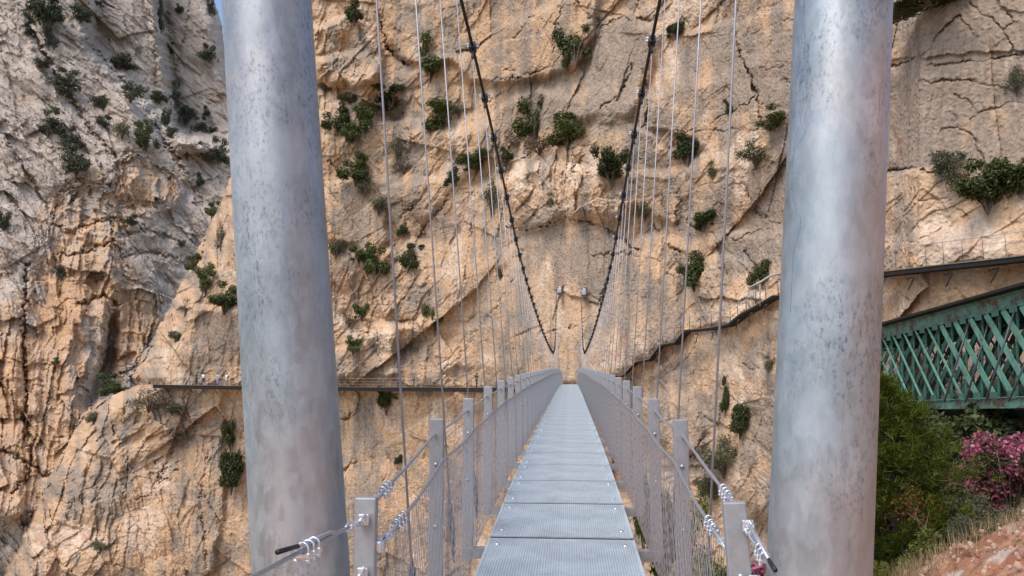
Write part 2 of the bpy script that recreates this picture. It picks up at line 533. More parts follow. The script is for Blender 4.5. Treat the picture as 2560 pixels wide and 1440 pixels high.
# patches of warmer rock
for p in [[(1180, 60), (1290, 60), (1270, 110), (1190, 110)], [(2160, 700), (2420, 680), (2560, 700), (2400, 800), (2200, 820)],
          [(620, 990), (760, 990), (760, 1400), (640, 1400)], [(1560, 950), (1700, 880), (1700, 960), (1600, 1000)], [(840, 1250), (1000, 1240), (1000, 1440), (860, 1440)],
          [(330, 1320), (470, 1280), (480, 1440), (300, 1440)], [(940, 230), (1000, 260), (1010, 300), (950, 300)], [(800, 690), (930, 700), (900, 760), (800, 760)]]:
    OR.poly(p, .8, 26)
for ln, w, d in [
    ([(948, 20), (957, 85), (968, 112)], 4, 1.2), ([(968, 108), (985, 142), (1008, 155), (1028, 160)], 9, 1.8), ([(1005, 285), (1018, 322), (1032, 345)], 4, .9),
    ([(1000, 545), (1012, 526), (1036, 520)], 5, 1.2), ([(1108, 485), (1130, 479), (1192, 488)], 3, .6), ([(1196, 208), (1240, 199), (1300, 194), (1335, 182), (1378, 165)], 4, .9),
    ([(1283, 96), (1300, 80), (1313, 58)], 5, .9), ([(1255, 168), (1285, 178)], 5, .8), ([(1328, 44), (1352, 50), (1397, 63)], 3, .7), ([(1375, 170), (1384, 110), (1393, 50), (1412, 0)], 3, .7),
    ([(1440, 0), (1470, 35), (1496, 56)], 3, .7), ([(1495, 100), (1508, 62), (1560, 42), (1610, 50)], 4, .8), ([(1577, 165), (1563, 212), (1543, 242), (1500, 270)], 4, .9),
    ([(1738, 331), (1772, 318), (1800, 292), (1850, 270), (1884, 244)], 3, .8), ([(1690, 326), (1760, 326), (1840, 322), (1895, 327)], 3, .6), ([(1838, 85), (1846, 120), (1862, 162), (1877, 192), (1893, 245), (1905, 300)], 6, 1.4),
    ([(1900, 172), (1952, 171)], 3, .8), ([(1952, 200), (1987, 206)], 3, .7), ([(1930, 60), (1985, 50), (2020, 20)], 3, .6), ([(1806, 600), (1850, 597), (1880, 581), (1920, 574), (1948, 592)], 3, .8),
    ([(1858, 625), (1897, 672)], 3, .9), ([(1432, 431), (1480, 431)], 4, .8), ([(1610, 175), (1620, 250), (1615, 310)], 5, 1.0), ([(1700, 470), (1690, 560)], 4, .8), ([(1780, 480), (1830, 465), (1880, 450)], 3, .6),
    ([(2215, 172), (2270, 152), (2310, 136), (2332, 108), (2362, 70), (2396, 42)], 5, .8), ([(2396, 44), (2422, 66), (2442, 96)], 3, .5), ([(2425, 5), (2452, 32), (2500, 62), (2526, 110), (2536, 126)], 5, .8),
    ([(2508, 72), (2532, 57), (2518, 28)], 3, .6), ([(2318, 162), (2400, 156), (2492, 143), (2700, 120)], 4, .6), ([(2308, 194), (2326, 206), (2392, 200), (2442, 207), (2560, 235)], 4, .6),
    ([(2388, 234), (2420, 250), (2442, 284)], 3, .5), ([(2424, 300), (2474, 270), (2560, 255)], 3, .5), ([(2348, 331), (2400, 316)], 3, .6), ([(2408, 325), (2436, 340), (2462, 412)], 4, .6),
    ([(2212, 428), (2280, 422), (2350, 432), (2420, 445), (2520, 450)], 7, 1.1), ([(2195, 608), (2282, 606), (2370, 560)], 3, .5), ([(2300, 497), (2372, 500), (2430, 555)], 3, .5), ([(2230, 720), (2290, 760), (2300, 790)], 3, .5),
    ([(2380, 718), (2420, 750), (2442, 790)], 3, .5), ([(344, 1248), (372, 1242), (398, 1190), (430, 1132), (395, 1150), (385, 1165)], 4, .9), ([(400, 1206), (430, 1192), (442, 1174)], 4, .9),
    ([(150, 1212), (182, 1178)], 4, .9), ([(155, 1254), (190, 1261)], 3, .7), ([(850, 1048), (872, 1044), (886, 1022)], 4, .9), ([(860, 1172), (892, 1154)], 7, .9), ([(1103, 932), (1150, 892), (1182, 838), (1240, 770), (1290, 690)], 3, .6),
    ([(1343, 836), (1400, 822), (1445, 818)], 3, .6), ([(1700, 1160), (1740, 1130), (1760, 1090)], 4, .9), ([(1640, 1240), (1700, 1300), (1760, 1280)], 4, .9), ([(1860, 915), (1885, 925)], 6, .9),
    ([(270, 1010), (285, 1080), (320, 1150), (312, 1240)], 4, .7), ([(520, 1130), (500, 1250), (520, 1440)], 4, .6), ([(610, 1060), (600, 1130)], 4, .6), ([(1035, 620), (1060, 570), (1120, 500)], 4, .8),
    ([(820, 400), (870, 450), (800, 480)], 4, .8), ([(1270, 570), (1340, 575), (1420, 545), (1500, 562), (1600, 628)], 5, .9), ([(1180, 560), (1170, 640), (1160, 700)], 3, .5), ([(1300, 300), (1340, 345), (1400, 365)], 5, .9),
    ([(1480, 640), (1560, 632), (1640, 650), (1690, 700)], 4, .6), ([(1720, 560), (1790, 590), (1800, 640)], 4, .8), ([(1640, 560), (1660, 610), (1720, 640)], 5, .9), ([(1860, 460), (1900, 540), (1950, 560)], 4, .7)]:
    CR.line(ln, w * .36, d * .75)

# warp the outlines so that no edge is ruler-straight
wu = 9 * fbm(Sf / 2.2, Zf / 2.2, 4, 11); wv = 9 * fbm(Sf / 2.2, Zf / 2.2, 4, 31)
Uw, Vw = U + wu, V + wv
rg = Rg.get(Uw, Vw); gr = G.get(Uw, Vw); kk = K.get(Uw, Vw); orr = OR.get(Uw, Vw)
ju = 11 * fbm(Sf / .9, Zf / .9, 4, 12, .62); jv = 11 * fbm(Sf / .9, Zf / .9, 4, 32, .62)
cr = CR.get(U + ju, V + jv) * (.35 + .9 * sstep(-.35, .35, fbm(Sf / 1.8, Zf / 1.8, 3, 36)))

mac = fbm(Sf / 16, Zf / 16, 3, 3)
wx = Sf + .22 * fbm(Sf / 1.6, Zf / 1.6, 4, 41, .6); wz = Zf + .22 * fbm(Sf / 1.6, Zf / 1.6, 4, 51, .6)
def bedded(Sx, Zx, A, p1, p2, seed):
    """slabs split along one direction: overlapping shingles and fine parallel splits"""
    ca, sa = np.cos(A), np.sin(A)
    q = Sx * ca + Zx * sa; l = -Sx * sa + Zx * ca
    n = noise2(l / (p1 * 3.1), q / p1, seed) * .5
    f = q / p1 + n; f = f - np.floor(f)
    g = q / p2 + .6 * noise2(l / (p2 * 4.0), q / p2, seed + 3); k = np.floor(g); g = g - k
    gap = _h01(k.astype(np.int64), np.floor(l / (p2 * 7.0)).astype(np.int64), seed + 5)
    return f, (gap - .5) * 1.0 + (g - .5) * .5, ridged(q / (p2 * .8), l / (p2 * 4.5), 4, seed + 9)
# large blocks, each a flat tilted face split along its own direction
o1, tx, ty, dx, dy, e1, r1 = cells((wx + .3 * wz) / 7.0, wz / 8.5, 5)
c1 = o1 * 2.0 + tx * dx * 2.6 + ty * dy * 2.2 - .25 * np.exp(-(e1 / .012) ** 2)
A = (r1 - .5) * 2.3
f1, g1, rd1 = bedded(wx, wz, A, 2.3, .62, 301)
o2, tx, ty, dx, dy, e2, r2 = cells((wx * np.cos(A) + wz * np.sin(A)) / 1.7, (-wx * np.sin(A) + wz * np.cos(A)) / 3.2, 15)
c2 = o2 * .75 + (tx * dx + ty * dy) * .8
o3, tx, ty, dx, dy, e3, r3 = cells(wx / .7 - .3 * wz / .75, wz / .55, 25)
c3 = o3 * .46 + (tx * dx + ty * dy) * .5
c2 = c2 * .8 + f1 * .42 + g1 * .16
rx, rz = wx * .80 + wz * .60, -wx * .60 + wz * .80
F0 = facets(rx / 15.0, rz / 9.0, 601, 2.6, .9, .55) * 2.1
F1 = facets((wx * .94 - wz * .34) / 5.0, (wx * .34 + wz * .94) / 6.5, 621, 2.4, .9, .7) * 1.5
F2 = facets(rx / 1.9, rz / 2.6, 641, 2.3, 1.0, .7) * .78
flute = fbm(wx / .9, wz / 12.0, 5, 61, .6)
fine = rd1 * .8 + .6 * ridged((wx + .6 * wz) / .4, wz / .5, 3, 75)
# a few long jointing cracks that cut across the slabs
jx = Sf + .30 * fbm(Sf / .9, Zf / .9, 4, 141, .62); jz = Zf + .30 * fbm(Sf / .9, Zf / .9, 4, 151, .62)
_, _, _, _, _, ej, rj = cells((jx + .35 * jz) / 9.0, (jz - .25 * jx) / 6.0, 161)
joint = np.exp(-(ej / .010) ** 2) * sstep(.35, .6, fbm(Sf / 5, Zf / 5, 2, 181) + .25)
_, _, _, pdx, pdy, _, rp_ = cells(wx / .55, wz / .42, 195)
pits = .30 * (rp_ > .92) * np.exp(-((pdx * 1.1) ** 2 + (pdy * 2.6) ** 2) / .05)
tz = (Zf + 3.5 * mac + .12 * Sf) / 8.5
fr = tz - np.floor(tz)
terr = (np.floor(tz) + sstep(.80, 1.0, fr) - tz)          # ledges
hgt = (F0 + F1 * (.25 + .9 * rg) + F2 * (.05 + 1.1 * rg) + c1 * (.15 + .40 * rg) + c2 * (.05 + .95 * rg) + c3 * (.02 + .55 * rg) + flute * (.20 - .10 * rg) + fine * (.03 + .15 * rg)
       + .7 * mac - terr * 2.2 * np.clip(rg * 1.6, .1, 1) * sstep(2, 9, Zf) - joint * .16 - pits * (.25 + .5 * rg))
near = np.clip(Y0 / 85.0, .42, 1.1)                        # nearer rock is cut into smaller blocks
T = Y0 + .13 * np.maximum(Zf, 0) - D.get(Uw, Vw) * near - hgt * near + cr * 1.3 * near
# left edge of the buttress, turning back into the gorge
uB = np.interp(V, [-200, 0, 300, 380, 450, 560, 650, 760, 830, 890, 945, 962, 1000, 1040, 1140, 1230, 1400, 1700],
               [690, 680, 640, 603, 580, 530, 492, 432, 396, 360, 338, 352, 255, 206, 152, 100, 20, -140])
e = U - uB + 7 * fbm(Sf / 1.6, Zf / 1.6, 4, 81) + 8 * c2
T = T + 11 * np.clip(1 - e / 85, 0, 2) ** 2 + 5 * np.clip(1 - e / 14, 0, 3) ** 2
keep = e > -6

tone = fbm(Sf / 7, Zf / 9, 4, 101); tone2 = fbm(Sf / 2.3, Zf / 3.1, 4, 111)
streak = fbm(wx / .62, Zf / 13.0, 5, 121, .6); streak2 = fbm(Sf / 1.6, Zf / 30.0, 3, 131)
col = lerp(OCHRE + 0 * U[..., None], TAN, sstep(-.1, .7, tone2))
col = lerp(col, ORANGE, np.clip(sstep(.15, .8, tone) * .55 + orr * sstep(-.6, .4, tone2) * .8, 0, .9))
col = lerp(col, CREAM, np.clip(kk * (.55 + .9 * tone2) + .7 * sstep(.25, .6, -tone + .5 * tone2 + .1 * r2), 0, .92))
gm = np.clip(gr + .62 * tone + .40 * tone2 + .45 * streak2 + .25 * (r1 - .5) + .12 * (r2 - .5), 0, 1)
gm = sstep(.10, .70, gm)
col = lerp(col, GREY, gm * .9)
col = lerp(col, COOL, gm * sstep(.1, .7, streak + .5 * tone2) * .6)
smooth = 1 - np.clip(rg * 1.5, 0, 1)
col = lerp(col, DARKST, np.clip(sstep(.12, .90, streak + .35 * streak2) * .68 * (.25 + .75 * smooth), 0, 1))
col = lerp(col, CREAM, np.clip(sstep(.35, .95, -streak + .2 * tone2) * .6 * (.25 + .75 * smooth), 0, 1))
col = lerp(col, RUST, np.clip(sstep(.5, .95, tone2 * .7 - .8 * tone + .4 * streak) * .4, 0, 1))
col = col * (0.9 + .2 * r2 * rg + .16 * r3)[..., None]
sheet("cliff", U, V, T, keep, col)
wallM = Lookup(us, vs, T, keep)

# ---------------------------------------------------------------- far left mountain: L
usL = np.arange(-260, 720, 2.0); vsL = np.arange(-160, 1700, 2.0)
U, V = np.meshgrid(usL, vsL)
Y0 = 138 + np.clip((950 - V) / 950, -.4, 1.3) * 34 + np.interp(U, [-260, 0, 330, 420, 720], [-14, -6, 4, 12, 26])
Zf = (-(V - 950) / FPX * Y0).astype(np.float32); Sf = (U / FPX * 140).astype(np.float32)
D = Map(0); Rg = Map(.55); G = Map(.9); K = Map(0.); CR = Map(0., 2); OR = Map(0.)
D.poly([(-300, -300), (40, -20), (70, 60), (150, 200), (230, 330), (295, 385), (292, 520), (300, 700), (285, 760), (262, 960), (200, 1300), (-300, 1300)], 5, 16)
D.poly([(40, -40), (230, 120), (330, 225), (420, 360), (475, 440), (445, 520), (380, 545), (300, 400), (230, 330), (150, 200)], 3.2, 14)
D.poly([(300, 560), (380, 545), (440, 590), (462, 680), (440, 760), (300, 720)], 2, 24)
D.poly([(240, -300), (380, -300), (400, 60), (440, 330), (330, 225), (230, 120)], -12, 16)
D.poly([(380, -300), (720, -300), (720, 420), (440, 330), (400, 60)], -30, 8)
D.poly([(440, 335), (600, 330), (720, 330), (720, 380), (440, 380)], 7, 8)
D.poly([(205, 1010), (232, 950), (262, 900), (276, 790), (292, 760), (285, 900), (264, 962), (215, 1030)], -7, 8)
G.poly([(130, 480), (170, 450), (300, 460), (305, 560), (300, 720), (285, 760), (262, 960), (200, 1300), (-300, 1300), (-300, 760), (0, 740), (90, 700), (110, 620)], .16, 64, 'set')
G.poly([(292, 395), (340, 370), (440, 430), (450, 520), (300, 500)], .25, 26, 'set')
G.poly([(300, 720), (410, 710), (400, 800), (350, 930), (270, 930), (285, 780)], .3, 20, 'set')
G.poly([(-40, 560), (80, 640), (100, 900), (50, 960), (20, 700)], .6, 30, 'set')
OR.poly([(110, 900), (270, 780), (290, 700), (140, 660), (120, 760)], .7, 40); OR.poly([(-100, 850), (60, 850), (60, 1100), (-100, 1100)], .6, 40)
OR.poly([(285, 780), (350, 760), (350, 930), (280, 930)], .9, 30)
Rg.poly([(380, -300), (720, -300), (720, 330), (440, 330), (400, 60)], .3, 20, 'set')
Rg.poly([(120, 440), (300, 440), (300, 700), (120, 720)], 1.05, 20, 'set')
for ln, w, d in [([(68, 660), (62, 760), (58, 860), (66, 960), (60, 1100)], 4, 3), ([(130, 560), (180, 580), (230, 560), (290, 545)], 4, 2), ([(165, 640), (220, 630), (290, 600)], 4, 2.5), ([(400, 0), (396, 70), (388, 120), (392, 220)], 4, 1.2),
                 ([(475, 0), (462, 90), (440, 170), (425, 230)], 3, 1.2), ([(230, 120), (330, 230), (420, 365), (470, 440)], 5, 3), ([(70, 60), (150, 205), (235, 335), (290, 392)], 5, 3), ([(20, 360), (110, 500), (140, 560)], 5, 2),
                 ([(0, 1125), (40, 1140), (80, 1165), (120, 1190)], 5, 2.5), ([(30, 1230), (70, 1190), (80, 1100), (62, 1060)], 5, 2.5), ([(300, 590), (360, 575), (440, 600)], 4, 2), ([(310, 640), (400, 632), (450, 650)], 4, 2), ([(200, 760), (260, 740), (290, 760)], 6, 3)]:
    CR.line(ln, w * .8, d * .55)
wu = 10 * fbm(Sf / 2.2, Zf / 2.2, 5, 211, .62); wv = 10 * fbm(Sf / 2.2, Zf / 2.2, 5, 231, .62)
Uw, Vw = U + wu, V + wv
rg = Rg.get(Uw, Vw); gr = G.get(Uw, Vw); orr = OR.get(Uw, Vw); cr = CR.get(U + 12 * fbm(Sf / 1.4, Zf / 1.4, 4, 212, .62), V + 12 * fbm(Sf / 1.4, Zf / 1.4, 4, 232, .62))
# tilted beds: a runs along the beds, b across them
ang = np.where(gr > .5, R(-52), R(-20)).astype(np.float32)
a_ = Sf * math.cos(R(-50)) + Zf * math.sin(R(-50)); b_ = -Sf * math.sin(R(-50)) + Zf * math.cos(R(-50))
up = sstep(.3, .7, gr)
a = Sf * (1 - up) + a_ * up; b = Zf * (1 - up) + b_ * up
wa = a + .9 * fbm(Sf / 4, Zf / 4, 4, 241, .6); wb = b + .9 * fbm(Sf / 4, Zf / 4, 4, 251, .6)
o1, tx, ty, dx, dy, e1, r1 = cells(wa / 13, wb / 5.0, 205)
c1 = o1 * 2.6 + (tx * dx + ty * dy) * 2.6
A = (R(90) - R(50) * up) + (r1 - .5) * .5
A = np.where(up < .5, R(0) + (r1 - .5) * .9, R(40) + (r1 - .5) * .45).astype(np.float32)
sx_ = Sf + .5 * fbm(Sf / 3, Zf / 3, 5, 243, .62); zx_ = Zf + .5 * fbm(Sf / 3, Zf / 3, 5, 253, .62)
f1, g1, rd1 = bedded(sx_, zx_, A, 4.6, 1.2, 261)
o2, tx, ty, dx, dy, e2, r2 = cells(wa / 5.0, wb / 1.9, 215)
c2 = o2 * 1.4 + (tx * dx + ty * dy) * 1.3
o3, tx, ty, dx, dy, e3, r3 = cells(wa / 1.6, wb / .8, 225)
c3 = o3 * .9 + (tx * dx + ty * dy) * .8
vert = fbm(Sf / 5.0, Zf / 45, 4, 281)
hgt = c1 * (.25 + .3 * rg) + c2 * (.1 + .4 * rg) + c3 * (.12 + .3 * rg) + f1 * 1.2 + g1 * .55 + rd1 * .4 + 1.0 * fbm(Sf / 20, Zf / 26, 3, 203) + facets((Sf * .8 + Zf * .6) / 9, (-Sf * .6 + Zf * .8) / 16, 701, 2.4, .9, .6) * 3.0 + facets((sx_ * .77 + zx_ * .64) / 3.2, (-sx_ * .64 + zx_ * .77) / 5, 721, 2.2, .9, .7) * 1.3 + vert * 2.0 * (1 - up * .75)
T = Y0 - D.get(Uw, Vw) - hgt + cr * 1.1
uS = np.interp(V, [-200, 0, 30, 60, 100, 150, 250, 400], [505, 533, 545, 553, 559, 572, 600, 800])
e = uS - U + 4 * fbm(Sf / 2, Zf / 2, 4, 291)
T = T + 14 * np.clip(1 - e / 40, 0, 2) ** 2
keep = e > -2
tone = fbm(Sf / 10, Zf / 12, 4, 301); tone2 = fbm(Sf / 3, Zf / 4, 4, 311); streak = fbm(Sf / 1.1, Zf / 18, 4, 321)
col = lerp(OCHRE * .93 + 0 * U[..., None], TAN, sstep(-.2, .6, tone2))
col = lerp(col, ORANGE, np.clip(sstep(.0, .7, tone) * .5 + orr * (.7 + .5 * tone2), 0, .95))
col = lerp(col, RUST, np.clip(orr * sstep(.2, .8, tone2 - .3 * tone), 0, .6))
gm = sstep(.2, .75, np.clip(gr + .35 * tone + .3 * tone2, 0, 1))
gcol = lerp(C(.42, .35, .29) + 0 * U[..., None], C(.52, .44, .375), sstep(-.2, .7, tone2))
gcol = lerp(gcol, COOL, sstep(.1, .9, streak) * .3)
gcol = lerp(gcol, OCHRE, sstep(.3, .8, tone - .3 * tone2) * .4)
col = lerp(col, gcol, gm)
col = col * (.88 + .22 * r2 + .16 * r3)[..., None]
sheet("mountainside", U, V, T, keep, col)
wallL = Lookup(usL, vsL, T, keep)
del U, V, T, col, c1, c2, c3, o1, o2, o3, e1, e2, e3, wa, wb, wx, wz

def on_wall(px, py):
    """point of the rock seen at photo position, nearest wall first"""
    d = wallM.depth(px, py)
    if d is None: d = wallL.depth(px, py)
    return P(px, py, d), d
# ================================================================== STEEL MATERIALS
def galv(name, base, rough, spots=1.0):
    """hot-dip galvanised steel: mottled, with darker freckles and streaks down the length"""
    m = bpy.data.materials.new(name); m.use_nodes = True
    n = m.node_tree; b = n.nodes["Principled BSDF"]
    b.inputs["Metallic"].default_value = 0.65
    tc = n.nodes.new("ShaderNodeTexCoord")
    mp = n.nodes.new("ShaderNodeMapping"); mp.inputs["Scale"].default_value = (1, 1, .5)
    n.links.new(tc.outputs["Object"], mp.inputs["Vector"])
    def noise(sc, det, vec, ro=.6):
        x = n.nodes.new("ShaderNodeTexNoise"); x.inputs["Scale"].default_value = sc; x.inputs["Detail"].default_value = det
        x.inputs["Roughness"].default_value = ro
        n.links.new(vec, x.inputs["Vector"]); return x.outputs["Fac"]
    def ramp(f, p0, c0, p1, c1):
        r = n.nodes.new("ShaderNodeValToRGB"); r.color_ramp.elements[0].position = p0; r.color_ramp.elements[1].position = p1
        r.color_ramp.elements[0].color = (*c0, 1); r.color_ramp.elements[1].color = (*c1, 1)
        n.links.new(f, r.inputs["Fac"]); return r.outputs["Color"]
    def mul(a, c, f=1.0):
        x = n.nodes.new("ShaderNodeMix"); x.data_type = 'RGBA'; x.blend_type = 'MULTIPLY'; x.inputs[0].default_value = f
        n.links.new(a, x.inputs[6]); n.links.new(c, x.inputs[7]); return x.outputs[2]
    d = tuple(c * .76 for c in base); l = tuple(min(1, c * 1.14) for c in base)
    c0 = ramp(noise(4.2, 7, mp.outputs[0], .7), .35, d, .66, l)
    warm = ramp(noise(1.6, 2, mp.outputs[0]), .42, (.90, .985, 1.03), .62, (1.07, .985, .96))
    c0 = mul(c0, warm)
    fr = ramp(noise(62, 5, mp.outputs[0], .8), .34, (.40, .45, .48), .50, (1, 1, 1))
    patch = ramp(noise(2.3, 3, mp.outputs[0]), .44, (0, 0, 0), .60, (spots, spots, spots))
    x = n.nodes.new("ShaderNodeMix"); x.data_type = 'RGBA'; x.blend_type = 'MULTIPLY'
    n.links.new(patch, x.inputs[0]); n.links.new(c0, x.inputs[6]); n.links.new(fr, x.inputs[7])
    c0 = x.outputs[2]
    vo = n.nodes.new("ShaderNodeTexVoronoi"); vo.inputs["Scale"].default_value = 34
    n.links.new(mp.outputs[0], vo.inputs["Vector"])
    bw = n.nodes.new("ShaderNodeRGBToBW"); n.links.new(vo.outputs["Color"], bw.inputs[0])
    c0 = mul(c0, ramp(bw.outputs[0], .2, (.92, .92, .92), .8, (1.06, 1.06, 1.06)), .8)
    n.links.new(c0, b.inputs["Base Color"])
    rr = n.nodes.new("ShaderNodeMapRange"); rr.inputs["To Min"].default_value = rough - .08; rr.inputs["To Max"].default_value = rough + .16
    n.links.new(bw.outputs[0], rr.inputs["Value"]); n.links.new(rr.outputs[0], b.inputs["Roughness"])
    bp = n.nodes.new("ShaderNodeBump"); bp.inputs["Strength"].default_value = .12; bp.inputs["Distance"].default_value = .004
    n.links.new(noise(22, 4, mp.outputs[0]), bp.inputs["Height"]); n.links.new(bp.outputs["Normal"], b.inputs["Normal"])
    MAT[name] = m
    return m

galv("pylon_steel", (.435, .445, .45), .47, 1.2)
mat("post_steel", (.375, .38, .39), .5, .45, .12, 14, .05)
mat("grating_steel", (.53, .59, .62), .5, .25, .16, 2.6)
mat("wire", (.50, .50, .52), .42, .7, .1, 60)
mat("bright_zinc", (.80, .82, .84), .28, .85, .05, 60)
mat("hanger_wire", (.38, .39, .41), .45, .35, .05, 20)
mat("net_wire", (.47, .455, .45), .5, .3, .08, 40)
mat("black_rope", (.018, .017, .018), .55, .2, .2, 60)
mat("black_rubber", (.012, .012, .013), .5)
mat("dark_steel", (.10, .10, .105), .5, .5, .2, 20)
mat("concrete", (.36, .34, .31), .9, 0, .15, 6, .3, 30)

# ================================================================== THE SUSPENSION FOOTBRIDGE
W2 = 0.55                 # half deck width
PX = 0.724                # posts off the axis
END = 79.0                # where the deck meets the far wall
_dy = [-3, 0, 3, 5, 7.6, 10.7, 14.3, 20.5, 30, 40, 50, 57, 62, 68, 74, 82]
_dz = [-1.62, -1.52, -1.375, -1.26, -1.11, -1.005, -.915, -.80, -.60, -.44, -.335, -.315, -.36, -.50, -.72, -1.1]
def smooth_interp(xs, ys):
    xs = np.array(xs, float); ys = np.array(ys, float)
    m = np.gradient(ys, xs)
    def fn(x):
        i = int(np.clip(np.searchsorted(xs, x) - 1, 0, len(xs) - 2))
        h = xs[i + 1] - xs[i]; t = (x - xs[i]) / h
        return float((2 * t**3 - 3 * t**2 + 1) * ys[i] + (t**3 - 2 * t**2 + t) * h * m[i] + (-2 * t**3 + 3 * t**2) * ys[i + 1] + (t**3 - t**2) * h * m[i + 1])
    return fn
_dk = smooth_interp(_dy, _dz)
deck = lambda y: EYE.z + _dk(y)
# main cable: height and distance off the axis, measured at the clamps
_ch = smooth_interp([0, 3.1, 6, 9.6, 12.2, 15.2, 19.4, 27, 36, 44, 48, 53, 58, 66, 74, 80], [6.1, 5.55, 5.08, 4.5, 4.14, 3.74, 3.2, 2.55, 2.0, 1.72, 1.74, 2.15, 3.0, 5.2, 7.7, 9.5])
_cx = smooth_interp([0, 3.1, 9.6, 20, 32, 44, 52, 60, 80], [1.36, 1.33, 1.2, 1.19, 1.12, 1.0, .98, 1.05, 1.26])
cable = lambda y, s: Vector((s * _cx(y), y, EYE.z + _ch(y)))

bridge = empty("suspension_footbridge", (0, 0, 0))
tag(bridge, "narrow suspension footbridge with grey steel grating deck and wire net sides crossing the gorge", "suspension bridge")

# deck panels of welded bar grating
PL = 1.2
g = MB()
for i in range(61):
    x = -W2 + .02 + i * (2 * W2 - .04) / 60
    g.box((x, 0, -.016), (.007, PL - .075, .030))
for j in range(46):
    y = -PL / 2 + .045 + j * (PL - .09) / 45
    g.box((0, y, -.008), (2 * W2 - .045, .011, .012))
for sx in (-1, 1):
    g.box((sx * (W2 - .008), 0, -.017), (.016, PL - .075, .038))
for sy in (-1, 1):
    g.box((0, sy * (PL / 2 - .038), -.015), (2 * W2 - .034, .014, .030))
panel_me = g.mesh("deck_panel", MAT["grating_steel"])
sb_ = MB(); sb_.box((0, PL / 2, -.018), (2 * W2 - .01, .068, .02)); strip_me = sb_.mesh("joint_shade", MAT["black_rubber"])  # black strip in each panel gap stands in for the gap's shade
b_ = MB(); b_.tube([(0, 0, -.003), (0, 0, .008)], [.022, .018], 10)
bolt_me = b_.mesh("fixing_bolt", MAT["bright_zinc"])
n_pan = int((END - .0) / PL)
for k in range(n_pan):
    y = .56 + k * PL + .1
    o = link_mesh("deck_panel", panel_me, bridge)
    o.location = (0, y, deck(y)); o.rotation_euler = (math.atan2(deck(y + .5) - deck(y - .5), 1.0), 0, 0)
    if k < 60: link_mesh("joint_shade", strip_me, o)
    if k < 14:
        for sx in (-.47, .47):
            for sy in (-.40, .40):
                c = link_mesh("fixing_bolt", bolt_me, o); c.location = (sx, sy, 0)
# stringers and crossbeams
for s in (-1, 1):
    m = MB()
    ys = np.arange(0, END + .1, 1.0)
    for a, b in zip(ys[:-1], ys[1:]):
        m.bar((s * (W2 - .03), a, deck(a) - .105), (s * (W2 - .03), b, deck(b) - .105), .05, .13)
    m.build("side_stringer", MAT["post_steel"], bridge)
POST0, PSP, NPOST = 3.05, 1.45, 50
post_y = lambda k: 3.05 if k == 0 else 3.2 + PSP * k
cb = MB(); cb.bar((-PX - .03, 0, -.13), (PX + .03, 0, -.13), .09, .075)
cb_me = cb.mesh("crossbeam", MAT["post_steel"])
pm = MB()
pm.box((0, 0, .45), (.085, .045, 1.20), bev=.006)
pm2 = MB()
pm2.tube([(0, -.022, 0), (0, -.032, 0)], .012, 10)
post_me = pm.mesh("railing_post", MAT["post_steel"]); pb_me = pm2.mesh("bolt_head", MAT["wire"])
for k in range(NPOST):
    y = post_y(k)
    o = link_mesh("crossbeam", cb_me, bridge); o.location = (0, y, deck(y))
    for s in (-1, 1):
        p = link_mesh("railing_post", post_me, bridge)
        p.location = (s * PX, y, deck(y))
        sl_ = math.atan2(deck(y + .5) - deck(y - .5), 1.0)
        p.rotation_euler = (0, 0, 0)
        if k == 0 and s > 0: p.rotation_euler = (0, R(-2.6), 0); p.location.x += .018
        if k == 0: p.location.z -= .135
        if k < 8:
            for hz in (.78, .42):
                c = link_mesh("bolt_head", pb_me, p); c.location = (0, 0, hz)

# hand cables and net cables
def along(s, x, h, y0, y1, step=.7, sag=0):
    pts = []
    for y in np.arange(y0, y1 + 1e-3, step):
        ph = ((y - 3.2) / PSP) % 1.0
        dip = .10 * max(0, 1 - (y - POST0) / PSP)
        pts.append((s * x, y, deck(y) + h - dip - sag * math.sin(math.pi * ph)))
    return pts
for s in (-1, 1):
    m = MB(); m.tube(along(s, PX + .008, .96, POST0 + .03, END, PSP / 4, .012), .0085, 6)
    m.build("hand_cable", MAT["wire"], bridge)
    m = MB(); m.tube(along(s, PX - .055, .83, POST0 + .03, END, PSP / 4, .03), .0085, 6)
    m.build("net_cable", MAT["wire"], bridge)
    # wire-rope net hung from the net cable down to the deck edge
    m = MB()
    pitch = .052; h0, h1 = -.10, .83; lean = .36
    ys = np.arange(POST0 - .3, END, pitch)
    wr = .0015; jr = random.Random(3)
    for y in ys:
        for dy_ in (-lean, lean):
            jy = jr.uniform(-.018, .018); ya, yb = y + jy - dy_ / 2, y + jy + dy_ / 2
            if min(ya, yb) < POST0 + .02: continue
            if y > 45 and int(round(y / pitch)) % 2: continue
            r_ = wr if y < 45 else wr * 1.6
            a = Vector((s * (PX - .06), ya, deck(ya) + h0)); b = Vector((s * (PX - .06), yb, deck(yb) + h1 - .10 * max(0, 1 - (yb - POST0) / PSP)))
            t = (b - a).normalized(); xx = Vector((1, 0, 0)); yy = t.cross(xx)
            vs_ = []
            for q in (a, b):
                for an in (0, 2.094, 4.189):
                    vs_.append(q + (xx * math.cos(an) + yy * math.sin(an)) * r_)
            m.add(vs_, [(0, 1, 4, 3), (1, 2, 5, 4), (2, 0, 3, 5)])
    m.build("side_net", MAT["net_wire"], bridge)

